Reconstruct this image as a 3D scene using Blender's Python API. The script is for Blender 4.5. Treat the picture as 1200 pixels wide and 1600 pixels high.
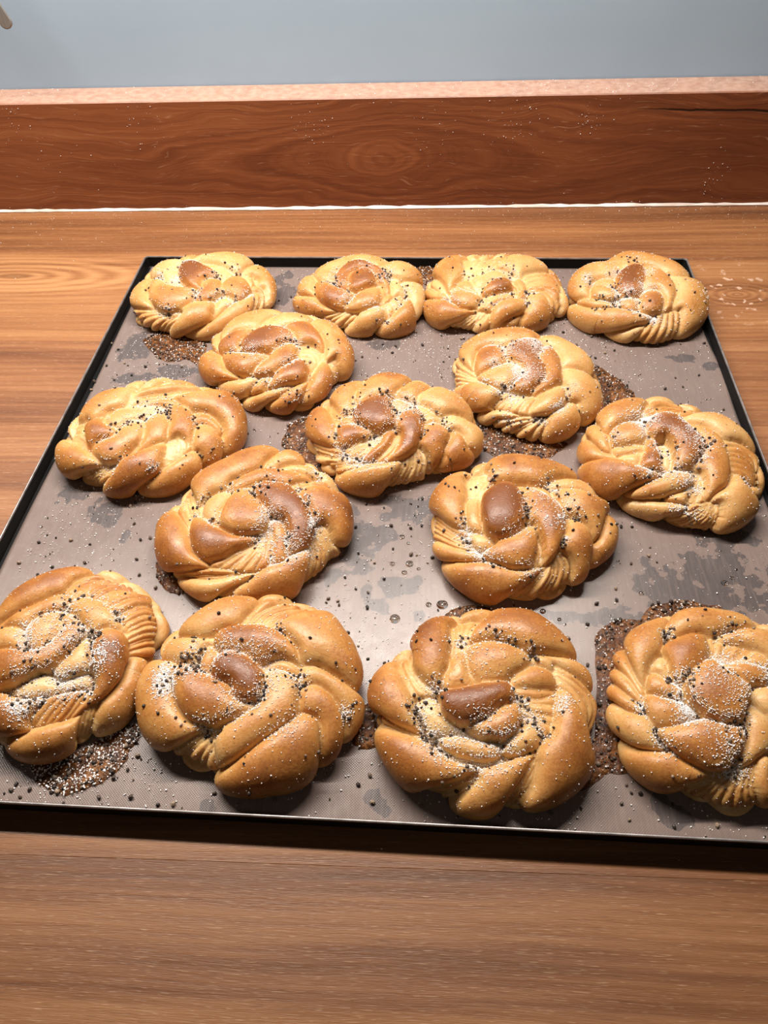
import bpy, math, random, json
import numpy as np
from mathutils import Matrix, Vector

for o in list(bpy.data.objects):
    bpy.data.objects.remove(o, do_unlink=True)
scene = bpy.context.scene
COL = scene.collection

# ------------------------------------------------------------------ camera
CAM_R = (0.99861941, 0.04245719, -0.03092997)
CAM_U = (-0.01118778, 0.74721872, 0.66448402)
CAM_F = (-0.05132358, 0.66322060, -0.74666212)
CAM_C = (0.0, 0.0, 0.33380)
cam_data = bpy.data.cameras.new('camera')
cam = bpy.data.objects.new('camera', cam_data)
COL.objects.link(cam)
cam_data.sensor_fit = 'VERTICAL'
cam_data.sensor_height = 36.0
cam_data.sensor_width = 27.0
cam_data.lens = 1183.19 / 1600 * 36.0
cam_data.clip_start = 0.01
cam_data.clip_end = 50
cam.matrix_world = Matrix(((CAM_R[0], CAM_U[0], -CAM_F[0], CAM_C[0]),
                           (CAM_R[1], CAM_U[1], -CAM_F[1], CAM_C[1]),
                           (CAM_R[2], CAM_U[2], -CAM_F[2], CAM_C[2]), (0, 0, 0, 1)))
scene.camera = cam

# ------------------------------------------------------------------ world, lamp, exposure
world = bpy.data.worlds.new('room_light')
scene.world = world
world.use_nodes = True
bg = world.node_tree.nodes['Background']
bg.inputs[0].default_value = (1.0, 0.93, 0.86, 1)
bg.inputs[1].default_value = 0.014

def area(name, loc, target, sx, sy, power, color):
    d = bpy.data.lights.new(name, 'AREA')
    d.shape = 'RECTANGLE'; d.size = sx; d.size_y = sy; d.energy = power; d.color = color
    o = bpy.data.objects.new(name, d); COL.objects.link(o)
    o.location = loc
    dv = Vector(target) - Vector(loc)
    o.rotation_euler = dv.to_track_quat('-Z', 'Y').to_euler()
    return o
# the strip lamp under the wall cabinet above the worktop
area('under_cabinet_lamp', (-0.17, 0.550, 0.61), (-0.15, 0.27, 0.0), 0.80, 0.024, 12.4, (1.0, 0.92, 0.84))
# added fill light behind and above the camera, brightens the bun fronts
area('front_fill_light', (0.2, -0.9, 2.0), (0.0, 0.3, 0.0), 0.5, 0.5, 1.7, (1.0, 0.90, 0.80))

vs = scene.view_settings
vs.view_transform = 'Standard'
try: vs.look = 'None'
except Exception: pass
vs.gamma = 1.0
vs.use_curve_mapping = False
vs.exposure = 0.0

# ------------------------------------------------------------------ helpers
rng = np.random.default_rng(7)

def tag(o, label=None, cat=None, group=None, kind=None):
    if label: o['label'] = label
    if cat: o['category'] = cat
    if group: o['group'] = group
    if kind: o['kind'] = kind
    return o

def mesh_obj(name, verts, faces, mat, parent=None, smooth=False, attrs=None, loc=(0, 0, 0), rotz=0.0):
    verts = np.asarray(verts, dtype=np.float32)
    me = bpy.data.meshes.new(name)
    if isinstance(faces, np.ndarray):
        k = faces.shape[1]; n = len(faces)
        me.vertices.add(len(verts)); me.vertices.foreach_set('co', verts.ravel())
        me.loops.add(n * k); me.loops.foreach_set('vertex_index', faces.astype(np.int32).ravel())
        me.polygons.add(n); me.polygons.foreach_set('loop_start', np.arange(0, n * k, k, dtype=np.int32))
        me.update(calc_edges=True); me.validate()
    else:
        me.from_pydata([tuple(v) for v in verts], [], faces); me.update()
    if smooth:
        me.polygons.foreach_set('use_smooth', np.ones(len(me.polygons), dtype=bool))
    for an, av in (attrs or {}).items():
        a = me.attributes.new(an, 'FLOAT', 'POINT'); a.data.foreach_set('value', np.asarray(av, dtype=np.float32))
    if mat: me.materials.append(mat)
    o = bpy.data.objects.new(name, me); COL.objects.link(o)
    o.location = loc; o.rotation_euler = (0, 0, rotz)
    if parent: o.parent = parent
    return o

def empty(name, loc=(0, 0, 0), rotz=0.0):
    o = bpy.data.objects.new(name, None); COL.objects.link(o)
    o.empty_display_size = 0.02
    o.location = loc; o.rotation_euler = (0, 0, rotz)
    return o

def box_bev(x0, x1, y0, y1, z0, z1, bv):
    """box with a chamfer round its top face and its four uprights: verts, faces"""
    def ring(i, z, c):
        a, b, d, e = x0 + i, x1 - i, y0 + i, y1 - i
        return [(a + c, d, z), (b - c, d, z), (b, d + c, z), (b, e - c, z), (b - c, e, z), (a + c, e, z), (a, e - c, z), (a, d + c, z)]
    v = ring(0, z0, bv) + ring(0, z1 - bv, bv) + ring(bv, z1, bv)
    f = [tuple(reversed(range(8))), tuple(range(16, 24))]
    for r in range(2):
        for k in range(8):
            f.append((r * 8 + k, r * 8 + (k + 1) % 8, r * 8 + 8 + (k + 1) % 8, r * 8 + 8 + k))
    return v, f

# ------------------------------------------------------------------ materials
class NT:
    def __init__(s, name):
        s.m = bpy.data.materials.new(name); s.m.use_nodes = True
        s.t = s.m.node_tree; s.n = s.t.nodes; s.l = s.t.links
        s.p = s.n['Principled BSDF']
    def node(s, typ, **kw):
        x = s.n.new(typ)
        for k, v in kw.items(): setattr(x, k, v)
        return x
    def put(s, sock, v):
        if isinstance(v, bpy.types.NodeSocket): s.l.new(v, sock)
        else: sock.default_value = v
    def math(s, op, a, b=0.0, c=None, clamp=False):
        x = s.node('ShaderNodeMath', operation=op); x.use_clamp = clamp
        s.put(x.inputs[0], a); s.put(x.inputs[1], b)
        if c is not None: s.put(x.inputs[2], c)
        return x.outputs[0]
    def vec(s, x, y, z):
        c = s.node('ShaderNodeCombineXYZ')
        s.put(c.inputs[0], x); s.put(c.inputs[1], y); s.put(c.inputs[2], z)
        return c.outputs[0]
    def noise(s, v, scale, detail=3.0, rough=0.55, dist=0.0, color=False):
        x = s.node('ShaderNodeTexNoise')
        s.put(x.inputs['Vector'], v); x.inputs['Scale'].default_value = scale
        x.inputs['Detail'].default_value = detail; x.inputs['Roughness'].default_value = rough
        x.inputs['Distortion'].default_value = dist
        return x.outputs['Color' if color else 'Fac']
    def ramp(s, f, stops, interp='LINEAR'):
        r = s.node('ShaderNodeValToRGB'); r.color_ramp.interpolation = interp
        e = r.color_ramp.elements
        while len(e) < len(stops): e.new(0.5)
        for i, (p, c) in enumerate(stops):
            e[i].position = p; e[i].color = (c, c, c, 1) if isinstance(c, (int, float)) else (*c, 1)
        s.put(r.inputs[0], f)
        return r.outputs[0]
    def mix(s, f, a, b, blend='MIX'):
        x = s.node('ShaderNodeMix', data_type='RGBA', blend_type=blend)
        s.put(x.inputs[0], f)
        for i, v in ((6, a), (7, b)):
            s.put(x.inputs[i], v if isinstance(v, bpy.types.NodeSocket) else (*v, 1))
        return x.outputs[2]
    def attr(s, name):
        x = s.node('ShaderNodeAttribute'); x.attribute_name = name
        return x.outputs['Fac']
    def pos(s):
        g = s.node('ShaderNodeNewGeometry'); sp = s.node('ShaderNodeSeparateXYZ')
        s.l.new(g.outputs['Position'], sp.inputs[0])
        return g.outputs['Position'], sp.outputs[0], sp.outputs[1], sp.outputs[2]
    def objpos(s):
        g = s.node('ShaderNodeTexCoord'); return g.outputs['Object']
    def bump(s, h, dist, strength=1.0):
        b = s.node('ShaderNodeBump'); b.inputs['Distance'].default_value = dist
        b.inputs['Strength'].default_value = strength
        s.put(b.inputs['Height'], h); s.l.new(b.outputs[0], s.p.inputs['Normal'])
    def out(s, color=None, rough=None, spec=None, metal=None, coat=None):
        if color is not None: s.put(s.p.inputs['Base Color'], color if isinstance(color, bpy.types.NodeSocket) else (*color, 1))
        if rough is not None: s.put(s.p.inputs['Roughness'], rough)
        if spec is not None: s.put(s.p.inputs['Specular IOR Level'], spec)
        if metal is not None: s.put(s.p.inputs['Metallic'], metal)
        if coat is not None: s.put(s.p.inputs['Coat Weight'], coat)
        return s.m

def m_counter():
    t = NT('oiled_teak_worktop'); _, x, y, z = t.pos()
    rnd = t.node('ShaderNodeObjectInfo').outputs['Random']
    off = t.math('MULTIPLY', rnd, 37.0)
    warp = t.noise(t.vec(t.math('MULTIPLY', x, 3.0), t.math('MULTIPLY', y, 7.0), off), 1.0, 2.0)
    yw = t.math('ADD', y, t.math('MULTIPLY', warp, 0.012))
    n1 = t.noise(t.vec(t.math('MULTIPLY', x, 1.6), t.math('MULTIPLY', yw, 42.0), off), 1.0, 5.0, 0.6)
    n2 = t.noise(t.vec(t.math('MULTIPLY', x, 9.0), t.math('MULTIPLY', yw, 330.0), off), 1.0, 4.0, 0.65)
    # cathedral figure round the old knot at the back left and the small knot at the right
    def rings(cx, cy, kx, kr, freq):
        dx = t.math('MULTIPLY', t.math('SUBTRACT', x, cx), kx)
        dy = t.math('SUBTRACT', yw, cy)
        d = t.math('SQRT', t.math('ADD', t.math('MULTIPLY', dx, dx), t.math('MULTIPLY', dy, dy)))
        m = t.ramp(t.math('DIVIDE', d, kr), [(0.0, 1.0), (0.55, 0.9), (1.0, 0.0)], 'EASE')
        s = t.math('SINE', t.math('MULTIPLY', t.math('POWER', d, 0.8), freq))
        return m, s, d
    m1, s1, d1 = rings(-0.345, 0.563, 0.23, 0.036, 560.0)
    m2, s2, d2 = rings(0.241, 0.532, 0.5, 0.022, 800.0)
    f = t.math('ADD', t.math('MULTIPLY', n1, 0.72), t.math('MULTIPLY', n2, 0.38))
    f = t.math('ADD', f, t.math('MULTIPLY', t.math('MULTIPLY', s1, m1), 0.10))
    f = t.math('ADD', f, t.math('MULTIPLY', m1, 0.10))
    f = t.math('ADD', f, t.math('MULTIPLY', t.math('MULTIPLY', s2, m2), 0.07))
    f = t.math('ADD', f, t.math('MULTIPLY', t.math('SUBTRACT', rnd, 0.5), 0.10))
    col = t.ramp(f, [(0.30, (0.095, 0.038, 0.018)), (0.48, (0.205, 0.085, 0.035)), (0.60, (0.29, 0.130, 0.054)), (0.80, (0.43, 0.222, 0.10))])
    knot = t.ramp(t.math('DIVIDE', d1, 0.0055), [(0.0, 1.0), (1.0, 0.0)])
    col = t.mix(t.math('MULTIPLY', knot, 0.6), col, (0.10, 0.04, 0.015))
    # pores: short pale and dark dashes along the grain
    po = t.noise(t.vec(t.math('MULTIPLY', x, 150.0), t.math('MULTIPLY', yw, 3200.0), off), 1.0, 1.0)
    col = t.mix(t.ramp(po, [(0.66, 0.0), (0.74, 0.45)]), col, (0.62, 0.42, 0.26))
    po2 = t.noise(t.vec(t.math('MULTIPLY', x, 110.0), t.math('MULTIPLY', yw, 2600.0), t.math('ADD', off, 9.0)), 1.0, 1.0)
    col = t.mix(t.ramp(po2, [(0.64, 0.0), (0.76, 0.5)]), col, (0.09, 0.035, 0.015))
    # whitish scuffs where the oil has worn off round the right-hand knot
    dx = t.math('MULTIPLY', t.math('SUBTRACT', x, 0.240), 1.0); dy = t.math('SUBTRACT', y, 0.530)
    dd = t.math('SQRT', t.math('ADD', t.math('MULTIPLY', dx, dx), t.math('MULTIPLY', dy, dy)))
    near = t.ramp(t.math('DIVIDE', dd, 0.055), [(0.3, 1.0), (1.0, 0.0)])
    sc = t.noise(t.vec(x, y, 3.0), 120.0, 2.0)
    col = t.mix(t.math('MULTIPLY', t.ramp(sc, [(0.60, 0.0), (0.66, 0.75)]), near), col, (0.62, 0.45, 0.36))
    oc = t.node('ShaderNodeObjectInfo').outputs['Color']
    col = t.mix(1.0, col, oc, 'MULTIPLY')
    t.bump(t.math('ADD', n2, t.math('MULTIPLY', po, 0.6)), 0.0004, 0.35)
    return t.out(col, t.ramp(n2, [(0.3, 0.36), (0.7, 0.52)]), 0.35)

def m_backsplash():
    t = NT('dark_teak_upstand'); _, x, y, z = t.pos()
    warp = t.noise(t.vec(t.math('MULTIPLY', x, 7.0), t.math('MULTIPLY', y, 8.0), t.math('MULTIPLY', z, 22.0)), 1.0, 3.0)
    zw = t.math('ADD', z, t.math('MULTIPLY', t.math('SUBTRACT', warp, 0.5), 0.042))
    dx = t.math('SUBTRACT', x, -0.038)
    adx = t.math('ABSOLUTE', dx)
    ex = t.math('DIVIDE', t.math('MULTIPLY', dx, 0.62), t.math('ADD', 1.0, t.math('MULTIPLY', adx, 13.0)))
    dz = t.math('SUBTRACT', zw, 0.041)
    d = t.math('SQRT', t.math('ADD', t.math('MULTIPLY', ex, ex), t.math('MULTIPLY', dz, dz)))
    rings = t.noise(t.vec(t.math('MULTIPLY', d, 260.0), t.math('MULTIPLY', x, 1.2), y), 1.0, 4.0, 0.6)
    fibre = t.noise(t.vec(t.math('MULTIPLY', x, 12.0), t.math('MULTIPLY', y, 200.0), t.math('MULTIPLY', zw, 420.0)), 1.0, 3.0)
    big = t.noise(t.vec(t.math('MULTIPLY', x, 5.0), 0.0, t.math('MULTIPLY', z, 16.0)), 1.0, 3.0)
    f = t.math('ADD', t.math('ADD', t.math('MULTIPLY', rings, 0.55), t.math('MULTIPLY', fibre, 0.22)), t.math('MULTIPLY', big, 0.32))
    core = t.ramp(t.math('DIVIDE', d, 0.03), [(0.0, 1.0), (1.0, 0.0)])
    f = t.math('ADD', f, t.math('MULTIPLY', core, 0.03))
    # lamp falloff painted in: the board darkens towards its right-hand end
    f = t.math('SUBTRACT', f, t.math('MULTIPLY', t.math('ADD', x, 0.05), 0.22))
    col = t.ramp(f, [(0.32, (0.115, 0.034, 0.016)), (0.50, (0.225, 0.070, 0.028)), (0.64, (0.315, 0.108, 0.042)), (0.80, (0.42, 0.170, 0.070))])
    po = t.noise(t.vec(t.math('MULTIPLY', x, 60.0), t.math('MULTIPLY', y, 900.0), t.math('MULTIPLY', zw, 900.0)), 1.0, 1.0)
    col = t.mix(t.ramp(po, [(0.68, 0.0), (0.76, 0.35)]), col, (0.60, 0.36, 0.22))
    # drying crack at the upper right, running along the grain
    zc = t.math('ADD', t.math('MULTIPLY', x, -0.030), 0.0878)
    wob = t.math('MULTIPLY', t.math('SUBTRACT', t.noise(t.vec(x, 0.0, 0.0), 40.0, 3.0), 0.5), 0.004)
    cd = t.math('ABSOLUTE', t.math('SUBTRACT', t.math('ADD', z, wob), zc))
    cm = t.math('MULTIPLY', t.ramp(t.math('DIVIDE', cd, 0.0012), [(0.25, 1.0), (1.0, 0.0)]), t.ramp(x, [(0.165, 0.0), (0.20, 1.0)]))
    col = t.mix(cm, col, (0.012, 0.006, 0.004))
    nz = t.node('ShaderNodeSeparateXYZ'); t.l.new(t.node('ShaderNodeNewGeometry').outputs['Normal'], nz.inputs[0])
    fl = t.noise(t.vec(x, y, z), 160.0, 3.0)
    col = t.mix(t.math('MULTIPLY', t.ramp(nz.outputs[2], [(0.6, 0.0), (0.9, 1.0)]), t.ramp(fl, [(0.3, 0.35), (0.7, 0.7)])), col, (0.60, 0.42, 0.33))  # pale top face: flour dust plus wall sheen painted into the colour
    t.bump(t.math('SUBTRACT', t.math('ADD', fibre, t.math('MULTIPLY', rings, 0.5)), cm), 0.0005, 0.4)
    return t.out(col, 0.42, 0.4)

def m_wall():
    t = NT('blue_grey_wall_paint'); P, x, y, z = t.pos()
    n = t.noise(P, 9.0, 3.0)
    f = t.noise(t.vec(t.math('MULTIPLY', x, 60.0), y, t.math('MULTIPLY', z, 260.0)), 1.0, 2.0)
    col = t.ramp(n, [(0.3, (0.345, 0.475, 0.605)), (0.7, (0.37, 0.505, 0.635))])
    t.bump(f, 0.0004, 0.08)
    return t.out(col, 0.5, 0.35)

def m_mat():
    t = NT('brown_coated_baking_mat'); P, x, y, z = t.pos()
    w = t.attr('wet')
    n = t.noise(t.vec(x, y, 0.0), 130.0, 4.0, 0.6)
    n2 = t.noise(t.vec(x, y, 5.0), 70.0, 2.0)
    e = t.math('ADD', w, t.math('MULTIPLY', t.math('ADD', t.math('MULTIPLY', t.math('SUBTRACT', n, 0.5), 1.7), t.math('MULTIPLY', t.math('SUBTRACT', n2, 0.5), 2.2)), t.ramp(w, [(0.02, 0.0), (0.3, 1.0)])))
    mask = t.ramp(e, [(0.50, 0.0), (0.53, 1.0)])
    tint = t.noise(t.vec(x, y, 2.0), 14.0, 3.0)
    dry = t.ramp(tint, [(0.3, (0.185, 0.137, 0.120)), (0.7, (0.222, 0.167, 0.147))])
    wetc = t.ramp(tint, [(0.3, (0.088, 0.072, 0.070)), (0.7, (0.110, 0.091, 0.088))])
    col = t.mix(mask, dry, wetc)
    # woven glass-fibre ground
    wx = t.math('SINE', t.math('MULTIPLY', x, 5200.0)); wy = t.math('SINE', t.math('MULTIPLY', y, 5200.0))
    weave = t.math('MULTIPLY', wx, wy)
    fib = t.noise(t.vec(t.math('MULTIPLY', x, 700.0), t.math('MULTIPLY', y, 60.0), 0.0), 1.0, 2.0)
    col = t.mix(t.math('MULTIPLY', t.math('ADD', weave, 1.0), 0.06), col, (0.10, 0.075, 0.065))
    col = t.mix(t.ramp(fib, [(0.45, 0.0), (0.75, 0.18)]), col, (0.36, 0.28, 0.24))
    t.bump(t.math('ADD', t.math('MULTIPLY', weave, 0.3), t.math('MULTIPLY', n, 0.5)), 0.0001, 0.5)
    rough = t.ramp(n, [(0.3, 0.20), (0.7, 0.30)])
    return t.out(col, rough, 0.34)

def m_tray():
    t = NT('black_enamel'); P, x, y, z = t.pos()
    n = t.noise(P, 60.0, 3.0)
    return t.out(t.ramp(n, [(0.3, (0.006, 0.006, 0.006)), (0.75, (0.010, 0.0095, 0.0095))]), 0.5, 0.12)

def m_rim():
    t = NT('worn_steel_rim'); P, x, y, z = t.pos()
    n = t.noise(P, 120.0, 3.0)
    return t.out(t.ramp(n, [(0.3, (0.16, 0.145, 0.14)), (0.7, (0.36, 0.33, 0.32))]), 0.38, 0.5, 0.6)

def m_dough():
    t = NT('baked_cardamom_dough'); P = t.objpos()
    c = t.attr('crust'); du = t.attr('dust')
    n1 = t.noise(P, 110.0, 4.0, 0.6)
    n2 = t.noise(P, 760.0, 3.0, 0.65)
    n3 = t.noise(P, 38.0, 2.0)
    f = t.math('ADD', c, t.math('ADD', t.math('MULTIPLY', t.math('SUBTRACT', n1, 0.5), 0.40), t.math('MULTIPLY', t.math('SUBTRACT', n3, 0.5), 0.28)))
    f = t.math('ADD', f, t.math('MULTIPLY', t.math('SUBTRACT', n2, 0.5), 0.42))
    sep = t.node('ShaderNodeSeparateXYZ'); t.l.new(P, sep.inputs[0])
    st = t.noise(t.vec(t.math('MULTIPLY', t.attr('flow'), 26.0), t.math('MULTIPLY', sep.outputs[0], 45.0), t.math('MULTIPLY', sep.outputs[1], 45.0)), 1.0, 2.5, 0.6)
    fade = t.ramp(t.attr('flow'), [(0.0, 1.2), (0.30, 0.6), (0.70, 0.10)])
    st = t.math('MULTIPLY', t.math('SUBTRACT', st, 0.5), fade)
    f = t.math('ADD', f, t.math('MULTIPLY', st, 0.36))
    col = t.ramp(f, [(0.02, (0.73, 0.53, 0.295)), (0.20, (0.66, 0.425, 0.185)), (0.40, (0.58, 0.315, 0.108)),
                     (0.60, (0.48, 0.212, 0.055)), (0.78, (0.34, 0.125, 0.028)), (1.0, (0.20, 0.063, 0.014))])
    # specks of ground cardamom in the dough
    sp = t.noise(P, 620.0, 1.0)
    col = t.mix(t.ramp(sp, [(0.70, 0.0), (0.75, 0.55)]), col, (0.16, 0.075, 0.03))
    # fine sugar dust
    s1 = t.noise(P, 1300.0, 2.0, 0.7)
    sm = t.ramp(t.math('ADD', t.math('MULTIPLY', du, 0.62), t.math('SUBTRACT', s1, 0.5)), [(0.22, 0.0), (0.40, 0.9)])
    col = t.mix(sm, col, (0.95, 0.92, 0.89))
    t.bump(t.math('ADD', t.math('MULTIPLY', st, 0.6), t.math('ADD', t.math('MULTIPLY', n1, 0.55), t.math('ADD', t.math('MULTIPLY', n2, 0.3), t.math('MULTIPLY', sm, 0.4)))), 0.0008, 0.7)
    rough = t.math('ADD', t.ramp(n1, [(0.3, 0.22), (0.7, 0.52)]), t.math('MULTIPLY', sm, 0.2))
    t.p.inputs['Subsurface Weight'].default_value = 0.40
    t.p.inputs['Subsurface Radius'].default_value = (1.0, 0.5, 0.2)
    t.p.inputs['Subsurface Scale'].default_value = 0.006
    return t.out(col, rough, 0.36)

def m_sugar():
    t = NT('sugar_crystals'); a = t.attr('tone')
    return t.out(t.ramp(a, [(0.0, (0.86, 0.82, 0.78)), (0.4, (0.98, 0.97, 0.96))]), 0.18, 0.9)

def m_seed():
    t = NT('crushed_cardamom'); a = t.attr('tone'); P = t.objpos()
    n = t.noise(P, 1500.0, 2.0)
    f = t.math('ADD', a, t.math('MULTIPLY', t.math('SUBTRACT', n, 0.5), 0.35))
    return t.out(t.ramp(f, [(0.0, (0.016, 0.010, 0.008)), (0.45, (0.060, 0.040, 0.029)), (0.75, (0.17, 0.12, 0.088)), (1.0, (0.32, 0.23, 0.16))]), 0.55, 0.4)

def m_syrup():
    t = NT('caramelised_butter_sugar'); P = t.objpos()
    n = t.noise(P, 420.0, 4.0, 0.65); n2 = t.noise(P, 90.0, 2.0)
    f = t.math('ADD', t.math('MULTIPLY', n, 0.7), t.math('MULTIPLY', n2, 0.3))
    col = t.ramp(f, [(0.38, (0.025, 0.008, 0.003)), (0.52, (0.105, 0.036, 0.009)), (0.64, (0.24, 0.092, 0.022)), (0.76, (0.42, 0.21, 0.07))])
    t.bump(n, 0.0012, 0.8)
    return t.out(col, 0.17, 0.25)

def m_drop():
    t = NT('clear_liquid')
    t.p.inputs['Transmission Weight'].default_value = 1.0
    t.p.inputs['IOR'].default_value = 1.36
    return t.out((0.98, 0.95, 0.90), 0.03, 0.5)

def m_steel():
    t = NT('brushed_steel'); P, x, y, z = t.pos()
    n = t.noise(t.vec(t.math('MULTIPLY', x, 900.0), y, t.math('MULTIPLY', z, 40.0)), 1.0, 2.0)
    return t.out(t.ramp(n, [(0.3, (0.26, 0.26, 0.245)), (0.7, (0.33, 0.33, 0.315))]), 0.42, 0.5, 0.35)

def m_sealant():
    t = NT('white_sealant'); P, x, y, z = t.pos()
    n = t.noise(t.vec(t.math('MULTIPLY', x, 30.0), t.math('MULTIPLY', y, 200.0), z), 1.0, 3.0)
    return t.out(t.ramp(n, [(0.35, (0.62, 0.50, 0.42)), (0.6, (0.86, 0.80, 0.76))]), 0.5, 0.4)

M = dict(counter=m_counter(), splash=m_backsplash(), wall=m_wall(), mat=m_mat(), tray=m_tray(), rim=m_rim(), dough=m_dough(),
         sugar=m_sugar(), seed=m_seed(), syrup=m_syrup(), drop=m_drop(), steel=m_steel(), seal=m_sealant())

# ------------------------------------------------------------------ setting
YS, HS, TH = 0.6696, 0.0947, 0.0338          # face of the upstand, its height and its thickness
YW = YS + TH                                  # the painted wall
def slab(name, x0, x1, y0, y1, z0, z1, mat, bv=0.0005, parent=None):
    v, f = box_bev(x0, x1, y0, y1, z0, z1, bv)
    return mesh_obj(name, v, f, mat, parent)

tag(slab('wall_back', -1.1, 1.1, YW, YW + 0.08, -0.04, 1.0, M['wall']), 'blue-grey painted wall behind the wooden upstand', 'wall', kind='structure')

worktop = empty('worktop', (0, 0, -0.038))
tag(worktop, 'orange-brown oiled wooden worktop of long glued boards under the tray', 'worktop')
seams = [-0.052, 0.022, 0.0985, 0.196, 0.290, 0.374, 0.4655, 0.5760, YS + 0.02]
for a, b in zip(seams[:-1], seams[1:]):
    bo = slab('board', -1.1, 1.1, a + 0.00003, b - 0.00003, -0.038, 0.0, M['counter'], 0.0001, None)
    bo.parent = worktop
    # light falloff painted in as darker front boards; more orange ones by the wall
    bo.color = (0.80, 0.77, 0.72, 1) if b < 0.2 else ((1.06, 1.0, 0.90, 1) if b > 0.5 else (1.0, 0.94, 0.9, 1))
for ch in worktop.children:
    ch.location.z = 0.038
bs = slab('upstand', -1.1, 1.1, YS, YW - 0.0002, 0.0002, HS, M['splash'], 0.0009)
tag(bs, 'reddish-brown wooden upstand board with a swirling knot, against the wall', 'upstand')

# sealant bead in the joint between worktop and upstand
n = 260; prof = [(0.0, 0.0), (-0.0034, 0.0), (-0.0026, 0.0011), (-0.0011, 0.0024), (0.0, 0.0032)]
vv = []; ff = []
for i in range(n + 1):
    x = -1.05 + 2.1 * i / n; s = 0.45 + 0.4 * random.Random(i).random()
    for (py, pz) in prof: vv.append((x, YS - 0.0001 + py * s, 0.0002 + pz * s))
k = len(prof)
for i in range(n):
    for j in range(k - 1): ff.append((i * k + j, (i + 1) * k + j, (i + 1) * k + j + 1, i * k + j + 1))
tag(mesh_obj('trim_1', vv, ff, M['seal'], smooth=True), 'thin white sealant line where worktop meets the wooden upstand', 'sealant', kind='structure')

# ------------------------------------------------------------------ tray and baking mat
TX, TY, TROT = -0.01283, 0.56312, -0.019403
TW, TD, RIMH = 0.44, 0.4506, 0.012
tray = empty('baking_tray', (TX, TY, 0.0), TROT)
tag(tray, 'black shallow baking tray on the wooden worktop holding all the buns', 'tray')
def rounded(hx0, hx1, hy0, hy1, r, seg=6):
    pts = []
    for cx, cy, a0 in ((hx1 - r, hy1 - r, 0), (hx0 + r, hy1 - r, 90), (hx0 + r, hy0 + r, 180), (hx1 - r, hy0 + r, 270)):
        for i in range(seg + 1):
            a = math.radians(a0 + 90 * i / seg); pts.append((cx + r * math.cos(a), cy + r * math.sin(a)))
    return pts
def loft(rings, close_first=True, close_last=True):
    v = []; f = []; n = len(rings[0][0])
    for pts, z in rings: v += [(x, y, z) for x, y in pts]
    for r in range(len(rings) - 1):
        for i in range(n): f.append((r * n + i, r * n + (i + 1) % n, (r + 1) * n + (i + 1) % n, (r + 1) * n + i))
    if close_first: f.append(tuple(reversed(range(n))))
    if close_last: f.append(tuple(range((len(rings) - 1) * n, len(rings) * n)))
    return v, f
def inset(d, r): return rounded(-TW / 2 + d, TW / 2 - d, -TD + d, -d, r)
v, f = loft([(inset(0.0030, 0.003), 0.0003), (inset(0.0012, 0.003), 0.0012), (inset(0.0002, 0.003), RIMH - 0.0008),
             (inset(0.0011, 0.0022), RIMH - 0.0008), (inset(0.0018, 0.002), 0.0035), (inset(0.0032, 0.0015), 0.0023)])
mesh_obj('pan', v, f, M['tray'], tray)
v, f = loft([(inset(0.0, 0.003), RIMH - 0.0009), (inset(0.0001, 0.003), RIMH - 0.0002), (inset(0.0005, 0.003), RIMH),
             (inset(0.0009, 0.0022), RIMH - 0.0001), (inset(0.0012, 0.0022), RIMH - 0.0009)], False, False)
mesh_obj('rim', v, f, M['rim'], tray)

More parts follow.
